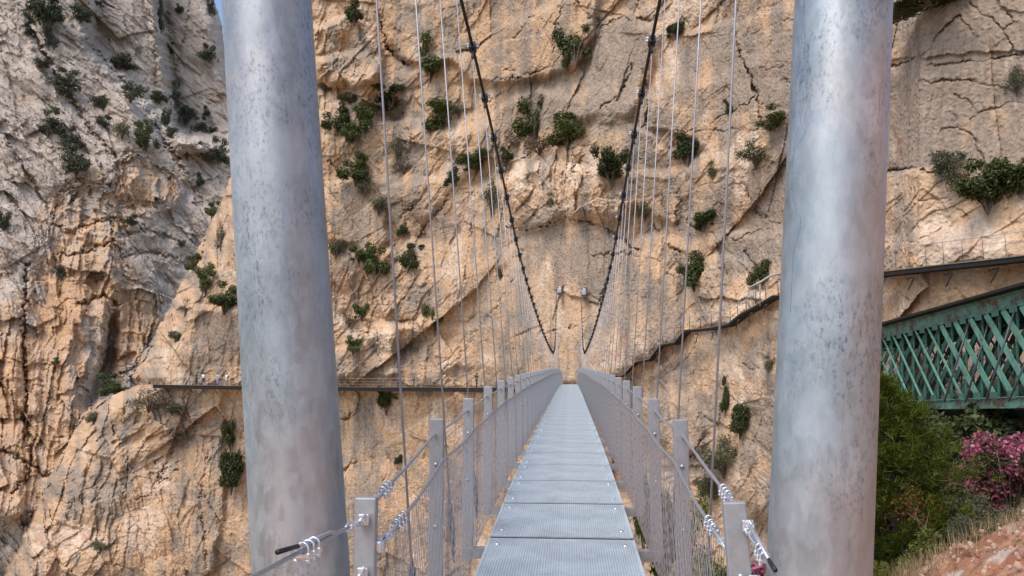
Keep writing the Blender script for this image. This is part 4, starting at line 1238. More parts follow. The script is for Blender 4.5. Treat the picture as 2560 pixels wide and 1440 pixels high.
SHRUBS = [
 # far left mountainside
 (122, 33, 78, 62, "f", "biggest round bush at the top of the grey left mountainside"),
 (120, 88, 30, 52, "f", "narrow bush trailing down below the biggest top left bush"),
 (72, 45, 26, 32, "f", "small bush at the far top left corner, left of the biggest bush"),
 (70, 76, 34, 22, "f", "flat scrap of scrub below the small corner bush at top left"),
 (200, 38, 46, 32, "f", "oval bush right of the biggest bush at the top left"),
 (134, 110, 22, 26, "f", "lowest little bush of the string trailing below the biggest top left bush"),
 (243, 6, 22, 14, "f", "tiny bush cut by the top edge above the grey mountainside"),
 (403, 45, 20, 74, "f", "tall thin strip of scrub growing in the vertical cleft of the grey peak"),
 (450, 24, 22, 20, "f", "tiny round bush right of the vertical cleft near the peak"),
 (525, 20, 22, 32, "f", "bush on the skyline of the grey peak beside the patch of blue sky"),
 (523, 138, 38, 30, "f", "bush on the bare grey peak just left of the left column"),
 (430, 123, 20, 20, "f", "tiny bush between the vertical cleft and the orange streak of the peak"),
 (300, 157, 62, 30, "f", "wide low bush on the slanting ledge under the peak"),
 (325, 235, 52, 36, "f", "round bush midway down the slanting ledge of the grey mountainside"),
 (165, 203, 54, 34, "f", "ragged bush on the upper grey slope, right of the pale ridge"),
 (155, 224, 36, 26, "f", "small bush just under the ragged bush on the upper grey slope"),
 (104, 160, 36, 18, "f", "thin low scrub on the pale ridge at the upper left"),
 (257, 258, 34, 28, "f", "small bush in the gully left of the slanting ledge"),
 (437, 240, 22, 48, "f", "upright bush at the foot of the orange streak of the peak"),
 (395, 245, 36, 26, "f", "bush at the foot of the vertical cleft"),
 (410, 295, 28, 42, "f", "tall grey green bush below the foot of the vertical cleft"),
 (463, 290, 32, 32, "f", "first of three bushes on the terrace under the peak, farthest from the column"),
 (500, 315, 34, 24, "f", "middle bush of the three on the terrace under the peak"),
 (514, 281, 26, 20, "f", "small bush above the three terrace bushes"),
 (533, 325, 20, 15, "f", "smallest terrace bush, nearest the left column"),
 (427, 333, 30, 20, "f", "low bush on the left end of the terrace under the peak"),
 (122, 312, 64, 44, "f", "broad bush on the grey slope above the rusty overhangs"),
 (260, 307, 40, 24, "f", "low bush above the ochre overhang of the left mountain"),
 (305, 325, 42, 38, "o", "pale grey dry bush on the brow of the ochre overhang"),
 (365, 343, 54, 56, "g", "dark green bush on the brow right of the ochre overhang"),
 (177, 350, 42, 36, "f", "bush below the broad bush on the grey left slope"),
 (190, 408, 74, 56, "f", "large bush growing directly on top of the rusty stepped overhangs"),
 (467, 380, 32, 30, "f", "left end bush of the dark hedge row above the pale terrace wall"),
 (506, 376, 46, 26, "f", "middle bush of the dark hedge row above the pale terrace wall"),
 (546, 385, 44, 42, "f", "right end bush of the hedge row, beside the left column"),
 (498, 453, 22, 26, "f", "tiny bush on grey rock below the hedge row"),
 (8, 556, 28, 42, "f", "bush cut by the left edge of the picture at mid height"),
 (145, 685, 22, 30, "f", "small bush on the rusty cliff face at the left"),
 (240, 695, 32, 22, "b", "brown tuft on the rusty cliff face beside the dark cave"),
 (330, 553, 38, 20, "f", "low bush under the dark lip of the rounded grey buttress"),
 (454, 610, 18, 18, "f", "tiny bush on the right side of the rounded grey buttress"),
 (140, 903, 20, 14, "g", "tiny bright green tuft on the orange rock left of the cave"),
 (55, 1035, 16, 30, "d", "small dark bush in the vertical fissure at the far left"),
 # left buttress
 (530, 530, 30, 36, "g", "bush on the slanting skyline of the ochre buttress left of the column"),
 (553, 600, 28, 62, "o", "tall grey brown bush close to the left column on the ochre buttress"),
 (485, 660, 38, 34, "g", "bush on the lower skyline of the ochre buttress"),
 (514, 705, 46, 50, "g", "upper bush of the dark pair touching the left column"),
 (562, 750, 72, 54, "g", "wider lower bush of the dark pair touching the left column"),
 (463, 770, 40, 34, "b", "brownish bush left of the dark pair beside the left column"),
 (440, 840, 32, 24, "o", "grey tuft on the pale rock nose above the boardwalk's left end"),
 (290, 966, 62, 42, "d", "dark green bush below the boardwalk's left end"),
 (235, 1043, 28, 26, "o", "small grey bush on the slope under the boardwalk's left end"),
 (372, 1003, 100, 42, "b", "wide purplish brown scrub on the ledge under the boardwalk's left end"),
 (430, 1022, 46, 24, "o", "yellowish grass clump on the ledge under the boardwalk"),
 (575, 1093, 42, 52, "g", "upper bush of two hanging on the smooth wall left of the column"),
 (578, 1172, 68, 92, "d", "big dark lower bush of two hanging on the smooth wall left of the column"),
 (250, 1366, 34, 30, "o", "grey bush near the bottom edge on the left buttress"),
 # centre
 (884, 36, 52, 46, "d", "dark bush on the top of the jutting grey block right of the left column"),
 (1077, 155, 68, 74, "g", "large bush in the hollow under the top overhang, between the left hangers"),
 (812, 220, 38, 22, "o", "low bush on the pale shelf beside the left column"),
 (980, 245, 100, 38, "d", "long dark bush along the pale shelf behind the first left hanger"),
 (875, 246, 52, 22, "o", "grey tuft on the pale shelf left of the long dark bush"),
 (1103, 292, 70, 50, "g", "slanting bush behind the second left hanger"),
 (1076, 316, 34, 32, "g", "small bush at the lower end of the slanting bush"),
 (1146, 278, 28, 28, "o", "small bush right of the slanting bush by the left cable"),
 (845, 305, 70, 52, "g", "left bush of the clump of three right of the left column"),
 (911, 308, 50, 58, "g", "right bush of the clump of three right of the left column"),
 (875, 338, 52, 44, "g", "lowest bush of the clump of three right of the left column"),
 (993, 370, 52, 58, "o", "grey green bush behind the first left hanger below the long dark bush"),
 (889, 425, 74, 60, "g", "bush on the top edge of the smooth ochre slab right of the left column"),
 (912, 468, 40, 40, "o", "greyish lower end of the bush on the smooth ochre slab"),
 (948, 512, 46, 42, "o", "grey green bush at the right corner of the smooth ochre slab"),
 (1190, 408, 76, 46, "g", "dark bush crossed by three left hangers left of the cable"),
 (1133, 445, 34, 34, "d", "small dark bush below left of the bush crossed by three hangers"),
 (1270, 385, 40, 34, "d", "dark bush just right of the left main cable"),
 (1262, 413, 48, 28, "b", "brown dry scrub under the dark bush right of the left cable"),
 (1230, 500, 46, 62, "o", "bush left of the cable above the smooth ochre dome"),
 (1010, 578, 26, 26, "d", "tiny dark bush alone behind the first left hanger"),
 (1020, 646, 56, 54, "d", "dark bush at a small cave mouth behind the first left hanger"),
 (840, 620, 50, 42, "o", "left bush of the row touching the left column at mid height"),
 (898, 640, 40, 36, "g", "middle bush of the row right of the left column at mid height"),
 (933, 656, 66, 60, "g", "round right end bush of the row right of the left column at mid height"),
 (1250, 686, 26, 22, "o", "tiny grey tuft on the ochre wall left of the cable"),
 (1086, 782, 42, 84, "g", "slanting bush in the gully behind the second left hanger above the boardwalk"),
 (905, 782, 32, 36, "g", "bright bush among dry scrub in the gully right of the left column"),
 (872, 800, 40, 30, "b", "brown dry scrub in the gully right of the left column"),
 (883, 868, 40, 28, "g", "bush on the pale pointed rock above the boardwalk"),
 (1290, 352, 60, 26, "b", "dry brown scrub at the foot of the grey patch right of the left cable"),
 (1010, 415, 56, 34, "b", "dry brown scrub below the grey green bush behind the first left hanger"),
 (930, 268, 60, 22, "b", "dry brown grass under the long dark bush on the pale shelf"),
 (1350, 372, 90, 24, "b", "strip of dry grass below the two big bushes between the main cables"),
 (985, 290, 40, 24, "b", "dry brown tuft right of the clump of three by the left column"),
 (965, 1000, 48, 56, "d", "dark bush hanging under the boardwalk left of the first hanger"),
 (996, 1151, 22, 16, "d", "tiny dark tuft on the smooth wall left of the first hanger"),
 (1335, 310, 86, 78, "g", "large dark bush in the middle of the cliff between the two main cables"),
 (1417, 332, 96, 64, "g", "wide spreading bush right of the large bush between the main cables"),
 (1438, 108, 72, 80, "g", "big slanting bush on the joint of the upper cliff between the cables"),
 (1414, 156, 34, 34, "o", "small bush below the big slanting bush between the cables"),
 (1375, 505, 30, 22, "o", "thin grey tuft on the pale rubble dome between the cables"),
 # right centre
 (1690, 73, 58, 38, "d", "dark bush behind the right hangers near the top"),
 (1527, 415, 88, 84, "d", "big dark bush immediately left of the right main cable"),
 (1720, 376, 64, 58, "d", "round dark bush behind the second right hanger"),
 (1781, 431, 32, 26, "o", "small grey bush between the first two right hangers"),
 (1760, 547, 64, 42, "d", "dark bush between the first two right hangers at mid height"),
 (1612, 526, 42, 44, "o", "bush behind the packed hangers right of the right cable"),
 (1735, 686, 70, 62, "d", "dark round bush above the stepped walkway crossed by a hanger"),
 (1828, 270, 24, 30, "d", "tiny bush touching the first right hanger on the grey slab"),
 (1936, 302, 80, 40, "g", "wide bush against the left edge of the right column near the top"),
 (1889, 392, 62, 46, "o", "slanting bush left of the right column below the wide one"),
 (1905, 690, 58, 44, "d", "dark bush behind the pale pipe handrail by the right column"),
 (1813, 1000, 24, 62, "d", "narrow dark bush in the cleft right of the first right hanger"),
 (1850, 1046, 58, 72, "d", "round dark bush left of the right column below the stepped walkway"),
 (1806, 1152, 80, 62, "o", "upper olive bush behind the first right hanger near the end post"),
 (1776, 1222, 54, 58, "o", "lower olive bush behind the first right hanger near the end post"),
 (1920, 915, 36, 22, "o", "small tuft on the pale boulder left of the right column"),
 # right wall
 (2325, 2, 200, 20, "d", "long dark ledge of scrub at the top right of the smooth wall"),
 (2541, 206, 42, 52, "o", "bush cut by the right edge on the smooth upper wall"),
 (2372, 406, 80, 60, "o", "thin grey green bush on the ledge above the big dark bush at right"),
 (2400, 462, 66, 46, "o", "olive bush left of the big dark bush on the right ledge"),
 (2470, 472, 130, 92, "g", "biggest dark bush on the ledge of the right wall"),
 (2535, 438, 96, 56, "g", "bush above the biggest dark bush, cut by the right edge"),
]
KINDNAME = {"g": "shrub", "d": "shrub", "f": "shrub", "o": "shrub", "b": "dry_shrub"}
for i, (x, y, w, h, kd, lab) in enumerate(SHRUBS):
    p, d = on_wall(x, y + h * .45)
    sw = w / FPX * d * .74; sh = h / FPX * d * .76
    o = empty(KINDNAME[kd])
    rr = random.Random(i * 13 + 5)
    back = ray(x, y + h * .45).normalized() * -1
    o.location = p + back * (sw * .38) + Vector((0, 0, -.05 * sh))
    o.rotation_euler = (R(rr.uniform(-8, 8)), R(rr.uniform(-10, 10)), rr.uniform(0, 6.28))
    o.scale = (sw * rr.uniform(.82, 1.08), sw * rr.uniform(.7, 1.0), sh / .86)
    tag(o, lab, "shrub", "shrubs on the cliff")
    f = link_mesh("foliage", VAR[kd][i % 4], o)
    s_ = link_mesh("stem", stems[i % 3], o)

# ------------------------------------------------------------------ the near bank
def bank(X, Y):
    """height of the rough ground on the viewer's side of the gorge"""
    flat = -.17 - .02 * Y
    hill = -.50 + .58 * (X - 3.4) + .035 * (8 - Y)
    hill = np.minimum(hill, 26)  # unseen upper hill, raised to darken the columns' reflections
    z = np.where(X > 2.2, np.maximum(hill, -1.3), flat)
    t = sstep(1.4, 3.6, X)
    z = flat * (1 - t) + hill * t
    # front: behind the crest the ground drops to a lower terrace with the trees
    crest = 8.2 + .25 * np.sin(X * 2.1)
    low_ = -5.2 + .50 * (X - 8)
    fall = np.maximum(Y - crest, 0)
    z = np.where(X > 2.6, np.maximum(z - .85 * fall, np.minimum(low_, z)), z)
    # edge of the gorge under the bridge and to the left
    g1 = np.maximum(Y - (2.9 + 1.1 * sstep(.4, 1.6, X) * 2.2), 0)
    z = np.where(X <= 2.6, z - g1 * np.where(X > .9, .55, 3.0), z)
    g2 = np.maximum(Y - (10.5 + np.maximum(X - 2.6, 0) * 4), 0)
    z = z - np.where(X > .9, g2 * 2.5, 0)
    g3 = np.maximum(-X - 2.4, 0)
    z = z - g3 * np.clip((Y + 6) * .25, 0, 2.0)
    return np.maximum(z, -34)

xs = np.concatenate([np.arange(-40, -4, 1.0), np.arange(-4, 2.0, .25), np.arange(2.0, 8.0, .045), np.arange(8.0, 14, .3), np.arange(14, 46, 1.0)])
ys = np.concatenate([np.arange(-40, 2, .8), np.arange(2, 5, .2), np.arange(5, 9.6, .045), np.arange(9.6, 16, .3), np.arange(16, 42, 1.0)])
GX, GY = np.meshgrid(xs, ys)
fx_, fy_ = GX.astype(np.float32), GY.astype(np.float32)
Zb = bank(GX, GY) + .10 * fbm(fx_ / 1.7, fy_ / 1.7, 4, 401) + .35 * fbm(fx_ / 9, fy_ / 9, 3, 405) * (np.abs(GX) > 3.0)
oc, tx, ty, dx, dy, ee, rn = cells(fx_ / .16, fy_ / .16, 411)
oc2, tx2, ty2, dx2, dy2, ee2, rn2 = cells(fx_ / .5, fy_ / .5, 421)
Zb = Zb + (np.maximum(oc, 0) * .05 + (tx * dx + ty * dy) * .05 + np.maximum(oc2 - .2, 0) * .22 + (tx2 * dx2 + ty2 * dy2) * .10) * sstep(1.5, 3, GX)
hh, ww = GX.shape
vb = np.stack([GX, GY, Zb], -1).reshape(-1, 3)
ix = np.arange(hh * ww).reshape(hh, ww)
qb = np.stack([ix[:-1, :-1], ix[:-1, 1:], ix[1:, 1:], ix[1:, :-1]], -1).reshape(-1, 4)
me = bpy.data.meshes.new("rocky_bank")
me.vertices.add(len(vb)); me.vertices.foreach_set("co", vb.astype(np.float32).ravel())
me.loops.add(qb.size); me.loops.foreach_set("vertex_index", qb.ravel().astype(np.int32))
me.polygons.add(len(qb)); me.polygons.foreach_set("loop_start", np.arange(0, qb.size, 4, dtype=np.int32)); me.polygons.foreach_set("loop_total", np.full(len(qb), 4, np.int32))
me.update(calc_edges=True)
red = C(.36, .155, .088); pink = C(.50, .29, .20); dust = C(.40, .25, .15); pale = C(.56, .45, .37)
tn = fbm(fx_ / .9, fy_ / .9, 4, 431)
cb_ = lerp(red + 0 * GX[..., None], dust, sstep(-.3, .6, tn))
cb_ = lerp(cb_, pink, sstep(.45, .8, rn) * .8); cb_ = lerp(cb_, pale, sstep(.84, .9, rn) * .9)
far_dark = sstep(9.6, 11.5, GY + .8 * tn) * (GX > 2.5)  # bank turns dark brown beyond the crest
cb_ = lerp(cb_, C(.085, .07, .04), far_dark)
ca = me.attributes.new("rock", 'FLOAT_COLOR', 'POINT')
c4 = np.ones((len(vb), 4), np.float32); c4[:, :3] = cb_.reshape(-1, 3); ca.data.foreach_set("color", c4.ravel())
m2 = rock_mat("bank_soil", .25)
m2.node_tree.nodes["Noise Texture"].inputs["Scale"].default_value = 9
me.materials.append(m2)
tag(link_mesh("rocky_bank", me), kind="structure")
# floor of the gorge, far below
m = MB(); m.add([(-900, -600, -34.5), (900, -600, -34.5), (900, 1400, -34.5), (-900, 1400, -34.5)], [(0, 1, 2, 3)])
mat("gravel", (.34, .27, .19), .95, 0, .25, .05)
tag(m.build("ground", MAT["gravel"]), kind="structure")
bz = lambda x, y: float(bank(np.array([[x]]), np.array([[y]]))[0, 0])

_p = 1.618 / 1.9; _q = 1 / 1.9
ICO_V = [(-_q, _p, 0), (_q, _p, 0), (-_q, -_p, 0), (_q, -_p, 0), (0, -_q, _p), (0, _q, _p), (0, -_q, -_p), (0, _q, -_p), (_p, 0, -_q), (_p, 0, _q), (-_p, 0, -_q), (-_p, 0, _q)]
ICO_F = [(0, 11, 5), (0, 5, 1), (0, 1, 7), (0, 7, 10), (0, 10, 11), (1, 5, 9), (5, 11, 4), (11, 10, 2), (10, 7, 6), (7, 1, 8), (3, 9, 4), (3, 4, 2), (3, 2, 6), (3, 6, 8), (3, 8, 9), (4, 9, 5), (2, 4, 11), (6, 2, 10), (8, 6, 7), (9, 8, 1)]
# loose broken stones on the red slope
rnd = np.random.RandomState(5)
m = MB()
cnt = 0
while cnt < 1700:
    x = rnd.uniform(2.9, 6.4); y = rnd.uniform(5.0, 8.3)
    s_ = .012 + .042 * rnd.uniform() ** 2.5
    z = bz(x, y)
    rot = Euler(rnd.uniform(0, 6.28, 3)).to_matrix()
    
    vs_ = [Vector((x, y, z + s_ * .35)) + rot @ Vector((b[0] * s_ * rnd.uniform(.5, 1.1), b[1] * s_ * rnd.uniform(.5, 1.0), b[2] * s_ * rnd.uniform(.2, .6))) for b in ICO_V]
    m.add(vs_, ICO_F)
    cnt += 1
leaf_mat("stone", (.32, .14, .08), (.62, .46, .36), .9, 0)
o = m.build("loose_stones", MAT["stone"])
tag(o, "loose broken reddish stones littering the bare slope at the bottom right corner", "stones", kind="stuff")

# dry grass along the crest of the slope
def blades(n, place, h, wd, rnd, lean=.35):
    out = []
    for i in range(n):
        x, y, z = place()
        L = h * rnd.uniform(.5, 1.2); a = rnd.uniform(0, 6.28); ln = rnd.uniform(0, lean)
        ax = Vector((math.cos(a), math.sin(a), 0)); p0 = Vector((x, y, z - .02)); p1 = p0 + Vector((ax.x * L * ln, ax.y * L * ln, L))
        sd_ = Vector((-ax.y, ax.x, 0)) * wd
        out += [p0 - sd_, p0 + sd_, p1 + sd_ * .2, p1 - sd_ * .2]
    return np.array([tuple(v) for v in out])
rnd = np.random.RandomState(9)
def place_crest():
    while True:
        x = rnd.uniform(3.3, 7.2)
        y = 8.0 + .25 * math.sin(x * 2.1) + rnd.normal(0, .28) + .1
        if rnd.uniform() < .35 + .65 * max(0, math.sin(x * 3.7 + y)): return x, y, bz(x, y)
o = link_mesh("dry_grass", quad_mesh("dry_grass", blades(4600, place_crest, .14, .0025, rnd, 1.1), MAT["straw"]))
tag(o, "straw coloured dry grass along the crest of the red slope at the bottom right", "grass", kind="stuff")

# ------------------------------------------------------------------ pine, oleanders and scrub at the right
def pine(name, label, base, height, rad, seed, lean=(0, 0)):
    rnd = np.random.RandomState(seed); root = empty(name, base); tag(root, label, "pine tree")
    m = MB(); top = Vector((lean[0], lean[1], height))
    m.tube([Vector((0, 0, -.3)), top * .35 + Vector((.06, .02, 0)), top * .7, top], [.13, .10, .06, .015], 8)
    m.build("trunk", MAT["bark"], root)
    bm_ = MB(); pts = []; dirs = []
    for i in range(120):
        t = .08 + .92 * (i / 119) ** .9
        a = i * 2.399 + rnd.uniform(-.4, .4)
        prof = rad * math.sqrt(max(.02, 1 - (max(0, t - .40) / .62) ** 2)) * (.7 + .5 * rnd.uniform()) * (.85 + .2 * math.sin(t * 9 + seed))
        if t > .93: prof *= .5
        o_ = top * t
        e = o_ + Vector((math.cos(a) * prof, math.sin(a) * prof, prof * rnd.uniform(.15, .55)))
        mid = (o_ + e) / 2 + Vector((0, 0, -.10 * prof))
        bm_.tube([o_, mid, e], [.022, .014, .005], 4)
        k = int(5 + 9 * prof)
        for j in range(k):
            q = .35 + .68 * (j + rnd.uniform()) / k
            c = (o_ * (1 - q) ** 2 + mid * 2 * q * (1 - q) + e * q * q) if q < 1 else e
            side = Vector(rnd.normal(0, 1, 3)) * .10 * prof
            pts.append(tuple(c + side + Vector((0, 0, .04)))); d_ = (e - o_).normalized() + Vector((0, 0, .6)); dirs.append(tuple(d_.normalized()))
    bm_.build("branches", MAT["bark"], root)
    pts = np.array(pts); dirs = np.array(dirs)
    NN = 46
    P_ = np.repeat(pts, NN, 0); D_ = np.repeat(dirs, NN, 0) + rnd.normal(0, .62, (len(P_), 3)); D_ /= np.linalg.norm(D_, axis=1)[:, None]
    P_ = P_ + rnd.normal(0, .040, P_.shape)
    L = rnd.uniform(.08, .19, (len(P_), 1)); sd_ = np.cross(D_, rnd.normal(0, 1, D_.shape)); sd_ /= np.linalg.norm(sd_, axis=1)[:, None]
    v = np.stack([P_ - sd_ * .006, P_ + sd_ * .006, P_ + D_ * L + sd_ * .003, P_ + D_ * L - sd_ * .003], 1).reshape(-1, 3)
    link_mesh("crown", quad_mesh("crown", v, MAT["needle"]), root)
    return root
def at(px, py, Y): return P(px, py, Y)
q = at(2250, 1440, 16.5)
pine("pine_tree", "bushy bright green young pine right of the right column, under the truss bridge", (q.x, q.y, q.z - 1.6), 5.45, 1.42, 3, (-.1, 0))
q = at(2215, 1440, 18.5)
pine("pine_tree", "thin taller pine top poking up in front of the truss lattice beside the right column", (q.x, q.y, q.z - 1.6), 6.35, .6, 8)

def oleander(label, px, py, Y, hw, hh, seed, nleaf, nflow):
    rnd = np.random.RandomState(seed)
    c = at(px, py, Y); sw = hw / FPX * Y; sh = hh / FPX * Y
    root = empty("oleander", (c.x, c.y, c.z - sh)); tag(root, label, "flowering shrub", "pink oleanders")
    lobes = []
    for i in range(14):
        a = rnd.uniform(0, 6.28); r_ = rnd.uniform(.1, .72); z = rnd.uniform(.3, 1.6)
        s_ = rnd.uniform(.34, .48)
        lobes.append((r_ * math.cos(a) * sw, r_ * math.sin(a) * sw, z * sh, s_ * sw, s_ * sw, s_ * sh))
    p, d = crown_points(rnd, lobes, nleaf, .3)
    v = leaf_quads(p, d * .5 + np.array([0, 0, .5]), .085, rnd, .22, .9)
    link_mesh("foliage", quad_mesh("foliage", v, MAT["leaf_green"]), root)
    k = nflow // 7
    p, d = crown_points(rnd, lobes, k, .92)
    p = p[d[:, 2] > -.45]; p = np.repeat(p, 7, 0) + rnd.normal(0, .055, (len(p) * 7, 3))
    v = leaf_quads(p, rnd.normal(0, 1, p.shape), .048, rnd, .8, .5)
    link_mesh("blossom", quad_mesh("blossom", v, MAT["petal"]), root)
    m = MB(); rr = random.Random(seed)
    for i in range(12):
        a = rr.uniform(0, 6.28); m.tube([(0, 0, -.2), (math.cos(a) * sw * .3, math.sin(a) * sw * .3, sh * .8), (math.cos(a) * sw * .6, math.sin(a) * sw * .6, sh * 1.5)], [.03, .02, .008], 5)
    m.build("stems", MAT["twig"], root)
oleander("large oleander covered in pink blossom at the right edge", 2518, 1180, 21, 125, 108, 21, 6000, 7600)
oleander("tip of a pink oleander at the bottom edge beside the right end post", 1898, 1448, 7, 46, 34, 23, 260, 420)
oleander("little oleander with a few pink flowers below left of the large one", 2388, 1285, 17, 46, 36, 22, 500, 560)

def bush_at(name, label, cat, px, py, Y, hw, hh, kd, var, group=None):
    c = at(px, py, Y); sw = hw / FPX * Y; sh = hh / FPX * Y
    o = empty(name, (c.x, c.y, c.z - sh)); o.scale = (sw, sw, sh / .86 * .95); o.rotation_euler = (0, 0, var * 1.7)
    tag(o, label, cat, group)
    link_mesh("foliage", kd if not isinstance(kd, str) else VAR[kd][var % 4], o); link_mesh("stem", stems[var % 3], o)
    return o
fineo = [shrub_mesh("foliage", 900 + i, "leaf_olive", 5200, .036, .06) for i in range(2)]
finel = [shrub_mesh("foliage", 920 + i, "leaf_lime", 4600, .058, .05, True) for i in range(2)]
fineb = shrub_mesh("foliage", 940, "leaf_brown", 3800, .034, .08)
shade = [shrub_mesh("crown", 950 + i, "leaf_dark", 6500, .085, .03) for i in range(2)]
bush_at("dry_shrub", "olive grey dry bush between the little and the large oleander", "shrub", 2440, 1262, 15.5, 78, 62, fineo[0], 0, "scrub on the near slope")
bush_at("dry_shrub", "grey twiggy bush at the head of the red slope", "shrub", 2400, 1318, 12.5, 52, 40, fineo[1], 1, "scrub on the near slope")
bush_at("dry_shrub", "straw grey bush at the right edge under the large oleander", "shrub", 2540, 1292, 12.5, 60, 46, fineb, 3, "scrub on the near slope")
bush_at("weed_clump", "yellow green weed clump at the foot of the red slope beside the right column", "plant", 2300, 1395, 9.6, 66, 52, finel[0], 1)
bush_at("weed_clump", "small pale green weed at the bottom edge touching the right column", "plant", 2195, 1420, 10, 24, 30, finel[1], 2)
bush_at("tall_weeds", "tall yellow green plants seen through the net right of the deck", "plant", 1752, 1395, 9.5, 70, 110, finel[0], 0)
bush_at("tall_weeds", "green bush below the bridge seen between the second and third right posts", "plant", 1655, 1345, 12.5, 48, 120, shrub_mesh("foliage", 960, "leaf_lush", 5200, .07, .03, True), 2)
bush_at("tall_weeds", "narrow green bush seen past the deck between the third and fourth right posts", "plant", 1606, 1275, 15, 26, 90, shrub_mesh("foliage", 961, "leaf_lush", 3000, .08, .03, True), 1)
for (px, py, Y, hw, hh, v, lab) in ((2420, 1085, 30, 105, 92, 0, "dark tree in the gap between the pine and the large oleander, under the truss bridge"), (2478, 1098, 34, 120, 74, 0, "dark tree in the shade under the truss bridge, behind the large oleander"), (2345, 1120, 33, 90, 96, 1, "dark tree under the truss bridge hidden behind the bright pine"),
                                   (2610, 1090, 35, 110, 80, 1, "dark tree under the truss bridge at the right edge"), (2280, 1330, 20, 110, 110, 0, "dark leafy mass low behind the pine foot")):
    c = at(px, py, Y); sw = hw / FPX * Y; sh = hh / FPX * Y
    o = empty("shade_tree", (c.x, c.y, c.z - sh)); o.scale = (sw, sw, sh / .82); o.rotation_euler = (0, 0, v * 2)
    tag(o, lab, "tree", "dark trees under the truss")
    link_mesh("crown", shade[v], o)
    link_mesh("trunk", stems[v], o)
# dead branch with rust-brown leaves
c = at(2335, 1352, 13.5)
root = empty("dead_branch", c); tag(root, "bare dead branch with rust brown leaves leaning left in front of the pine", "branch")
m = MB()
e = at(2268, 1282, 13.3) - c
m.tube([(0, 0, -.1), e * .5 + Vector((.02, 0, .05)), e], [.014, .010, .004], 5)
for q, w_ in ((.35, (.10, 0, .34)), (.55, (-.06, 0, .30)), (.75, (.10, .05, .22))):
    m.tube([e * q, e * q + Vector(w_)], [.008, .003], 4)
m.build("twigs", MAT["twig"], root)
rnd = np.random.RandomState(77)
p = np.array(tuple(e)) + rnd.normal(0, 1, (230, 3)) * np.array([.22, .18, .17]) + np.array([.08, 0, .08])
link_mesh("leaves", quad_mesh("leaves", leaf_quads(p, rnd.normal(0, 1, p.shape), .035, rnd, .4), MAT["rust_leaf"]), root)

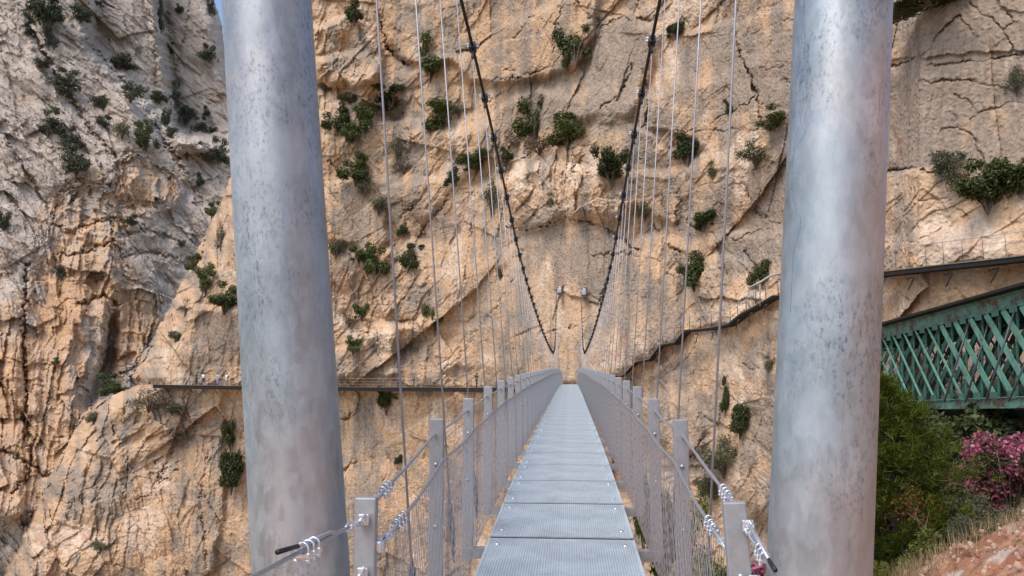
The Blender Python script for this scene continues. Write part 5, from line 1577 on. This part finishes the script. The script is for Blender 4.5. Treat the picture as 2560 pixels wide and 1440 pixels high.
# ================================================================== PEOPLE ON THE BOARDWALK
mat("skin", (.42, .24, .16), .6); mat("hair", (.03, .02, .015), .7)
def person(label, pos, rz, shirt, shorts, legs, hat=None, bag=None, arm=0):
    """standing figure 1.7 m tall, grown as one skinned body"""
    root = empty("person", pos, rz); tag(root, label, "person", "walkers on the boardwalk")
    J = {"pel": (0, 0, .93, .105), "wai": (0, .01, 1.08, .10), "che": (0, 0, 1.28, .125), "nec": (0, 0, 1.46, .05), "hd1": (0, -.01, 1.56, .075), "hd2": (0, -.015, 1.64, .08),
         "hipL": (-.09, 0, .88, .085), "kneL": (-.10, -.03, .48, .055), "ankL": (-.10, .02, .08, .036), "toeL": (-.11, -.14, .035, .03),
         "hipR": (.09, 0, .88, .085), "kneR": (.11, -.06, .49, .055), "ankR": (.12, -.02, .08, .036), "toeR": (.13, -.18, .035, .03),
         "shL": (-.19, 0, 1.38, .052), "elL": (-.25, .03, 1.12, .038), "haL": (-.24, -.08, .90, .030), "fiL": (-.23, -.12, .82, .018),
         "shR": (.19, 0, 1.38, .052), "elR": (.26, .02 - .1 * arm, 1.12, .038), "haR": (.22, -.10 - .2 * arm, .92 + .15 * arm, .030), "fiR": (.21, -.15 - .22 * arm, .85 + .18 * arm, .018)}
    E = [("pel", "wai"), ("wai", "che"), ("che", "nec"), ("nec", "hd1"), ("hd1", "hd2"), ("pel", "hipL"), ("hipL", "kneL"), ("kneL", "ankL"), ("ankL", "toeL"), ("pel", "hipR"), ("hipR", "kneR"), ("kneR", "ankR"), ("ankR", "toeR"),
         ("che", "shL"), ("shL", "elL"), ("elL", "haL"), ("haL", "fiL"), ("che", "shR"), ("shR", "elR"), ("elR", "haR"), ("haR", "fiR")]
    ks = list(J); me = bpy.data.meshes.new("body"); me.from_pydata([J[k][:3] for k in ks], [(ks.index(a), ks.index(b)) for a, b in E], [])
    o = link_mesh("body", me, root)
    sk = o.modifiers.new("skin", 'SKIN'); o.modifiers.new("sub", 'SUBSURF').levels = 1
    for i, k in enumerate(ks): me.skin_vertices[0].data[i].radius = (J[k][3], J[k][3])
    me.skin_vertices[0].data[0].use_root = True
    dg = bpy.context.evaluated_depsgraph_get(); nm = bpy.data.meshes.new_from_object(o.evaluated_get(dg))
    o.modifiers.clear(); o.data = nm; nm.materials.clear(); nm.materials.append(MAT["skin"])
    m = MB(); m.tube([(0, 0, .95), (0, 0, 1.1), (0, 0, 1.3), (0, 0, 1.42), (0, 0, 1.45)], [.16, .15, .175, .13, .07], 12)
    for s in (-1, 1):
        el = J["elL" if s < 0 else "elR"]; sh = J["shL" if s < 0 else "shR"]
        m.tube([(s * .10, 0, 1.38), sh[:3], (Vector(sh[:3]) + Vector(el[:3])) / 2 + Vector((s * .01, 0, -.04))], [.08, .075, .062], 8)
    m.build("shirt", shirt, root)
    m = MB(); m.tube([(0, 0, 1.0), (0, 0, .9), (0, 0, .80)], [.155, .175, .16], 12)
    for a in ("L", "R"):
        h, k, an = Vector(J["hip" + a][:3]), Vector(J["kne" + a][:3]), Vector(J["ank" + a][:3])
        if legs: m.tube([h, k, an + Vector((0, 0, .03))], [.105, .075, .06], 8)
        else: m.tube([h, h.lerp(k, .85)], [.105, .09], 8)
    m.build("trousers" if legs else "shorts", shorts, root)
    m = MB(); m.tube([(0, .02, 1.60), (0, .02, 1.66), (0, .01, 1.72), (0, 0, 1.745)], [.086, .096, .075, .02], 10)
    if hat: m.tube([(0, -.02, 1.68), (0, -.02, 1.69)], [.14, .14], 12)
    m.build("hat" if hat else "hair", hat or MAT["hair"], root)
    if bag:
        m = MB(); m.box((0, .20, 1.22), (.28, .16, .40), bev=.05); m.build("backpack", bag, root)
    return root
cloth = {n: mat("cloth_" + n, c, .85) for n, c in (("white", (.80, .80, .80)), ("dark", (.05, .035, .035)), ("navy", (.04, .045, .08)), ("lilac", (.45, .42, .70)), ("pink", (.70, .50, .48)), ("black", (.015, .015, .018)))}
def walk_pos(px):
    """point on the long boardwalk under photo column px"""
    best = None
    for a, b, c, d in zip(w1i[:-1], w1i[1:], w1o[:-1], w1o[1:]):
        ua, ub = proj(c)[0], proj(d)[0]
        if ua <= px <= ub:
            t = (px - ua) / (ub - ua)
            return c.lerp(d, t).lerp(a.lerp(b, t), .3) + Vector((0, 0, .02))
    return w1o[-1]
person("walker in dark brown clothes at the railing, leftmost on the boardwalk", walk_pos(486), R(160), cloth["dark"], cloth["black"], True)
person("walker in white shirt and navy shorts, second from the left on the boardwalk", walk_pos(504), R(20), cloth["white"], cloth["navy"], False)
person("walker in white and lilac, third from the left on the boardwalk", walk_pos(540), R(80), cloth["white"], cloth["lilac"], True)
person("walker in white shirt and pinkish shorts with a dark bag, nearest the left column", walk_pos(562), R(-30), cloth["white"], cloth["pink"], False, bag=cloth["black"], arm=1)
person("lone walker in black clothes on the boardwalk left of the bridge railing", walk_pos(1186), R(100), cloth["black"], cloth["black"], True)
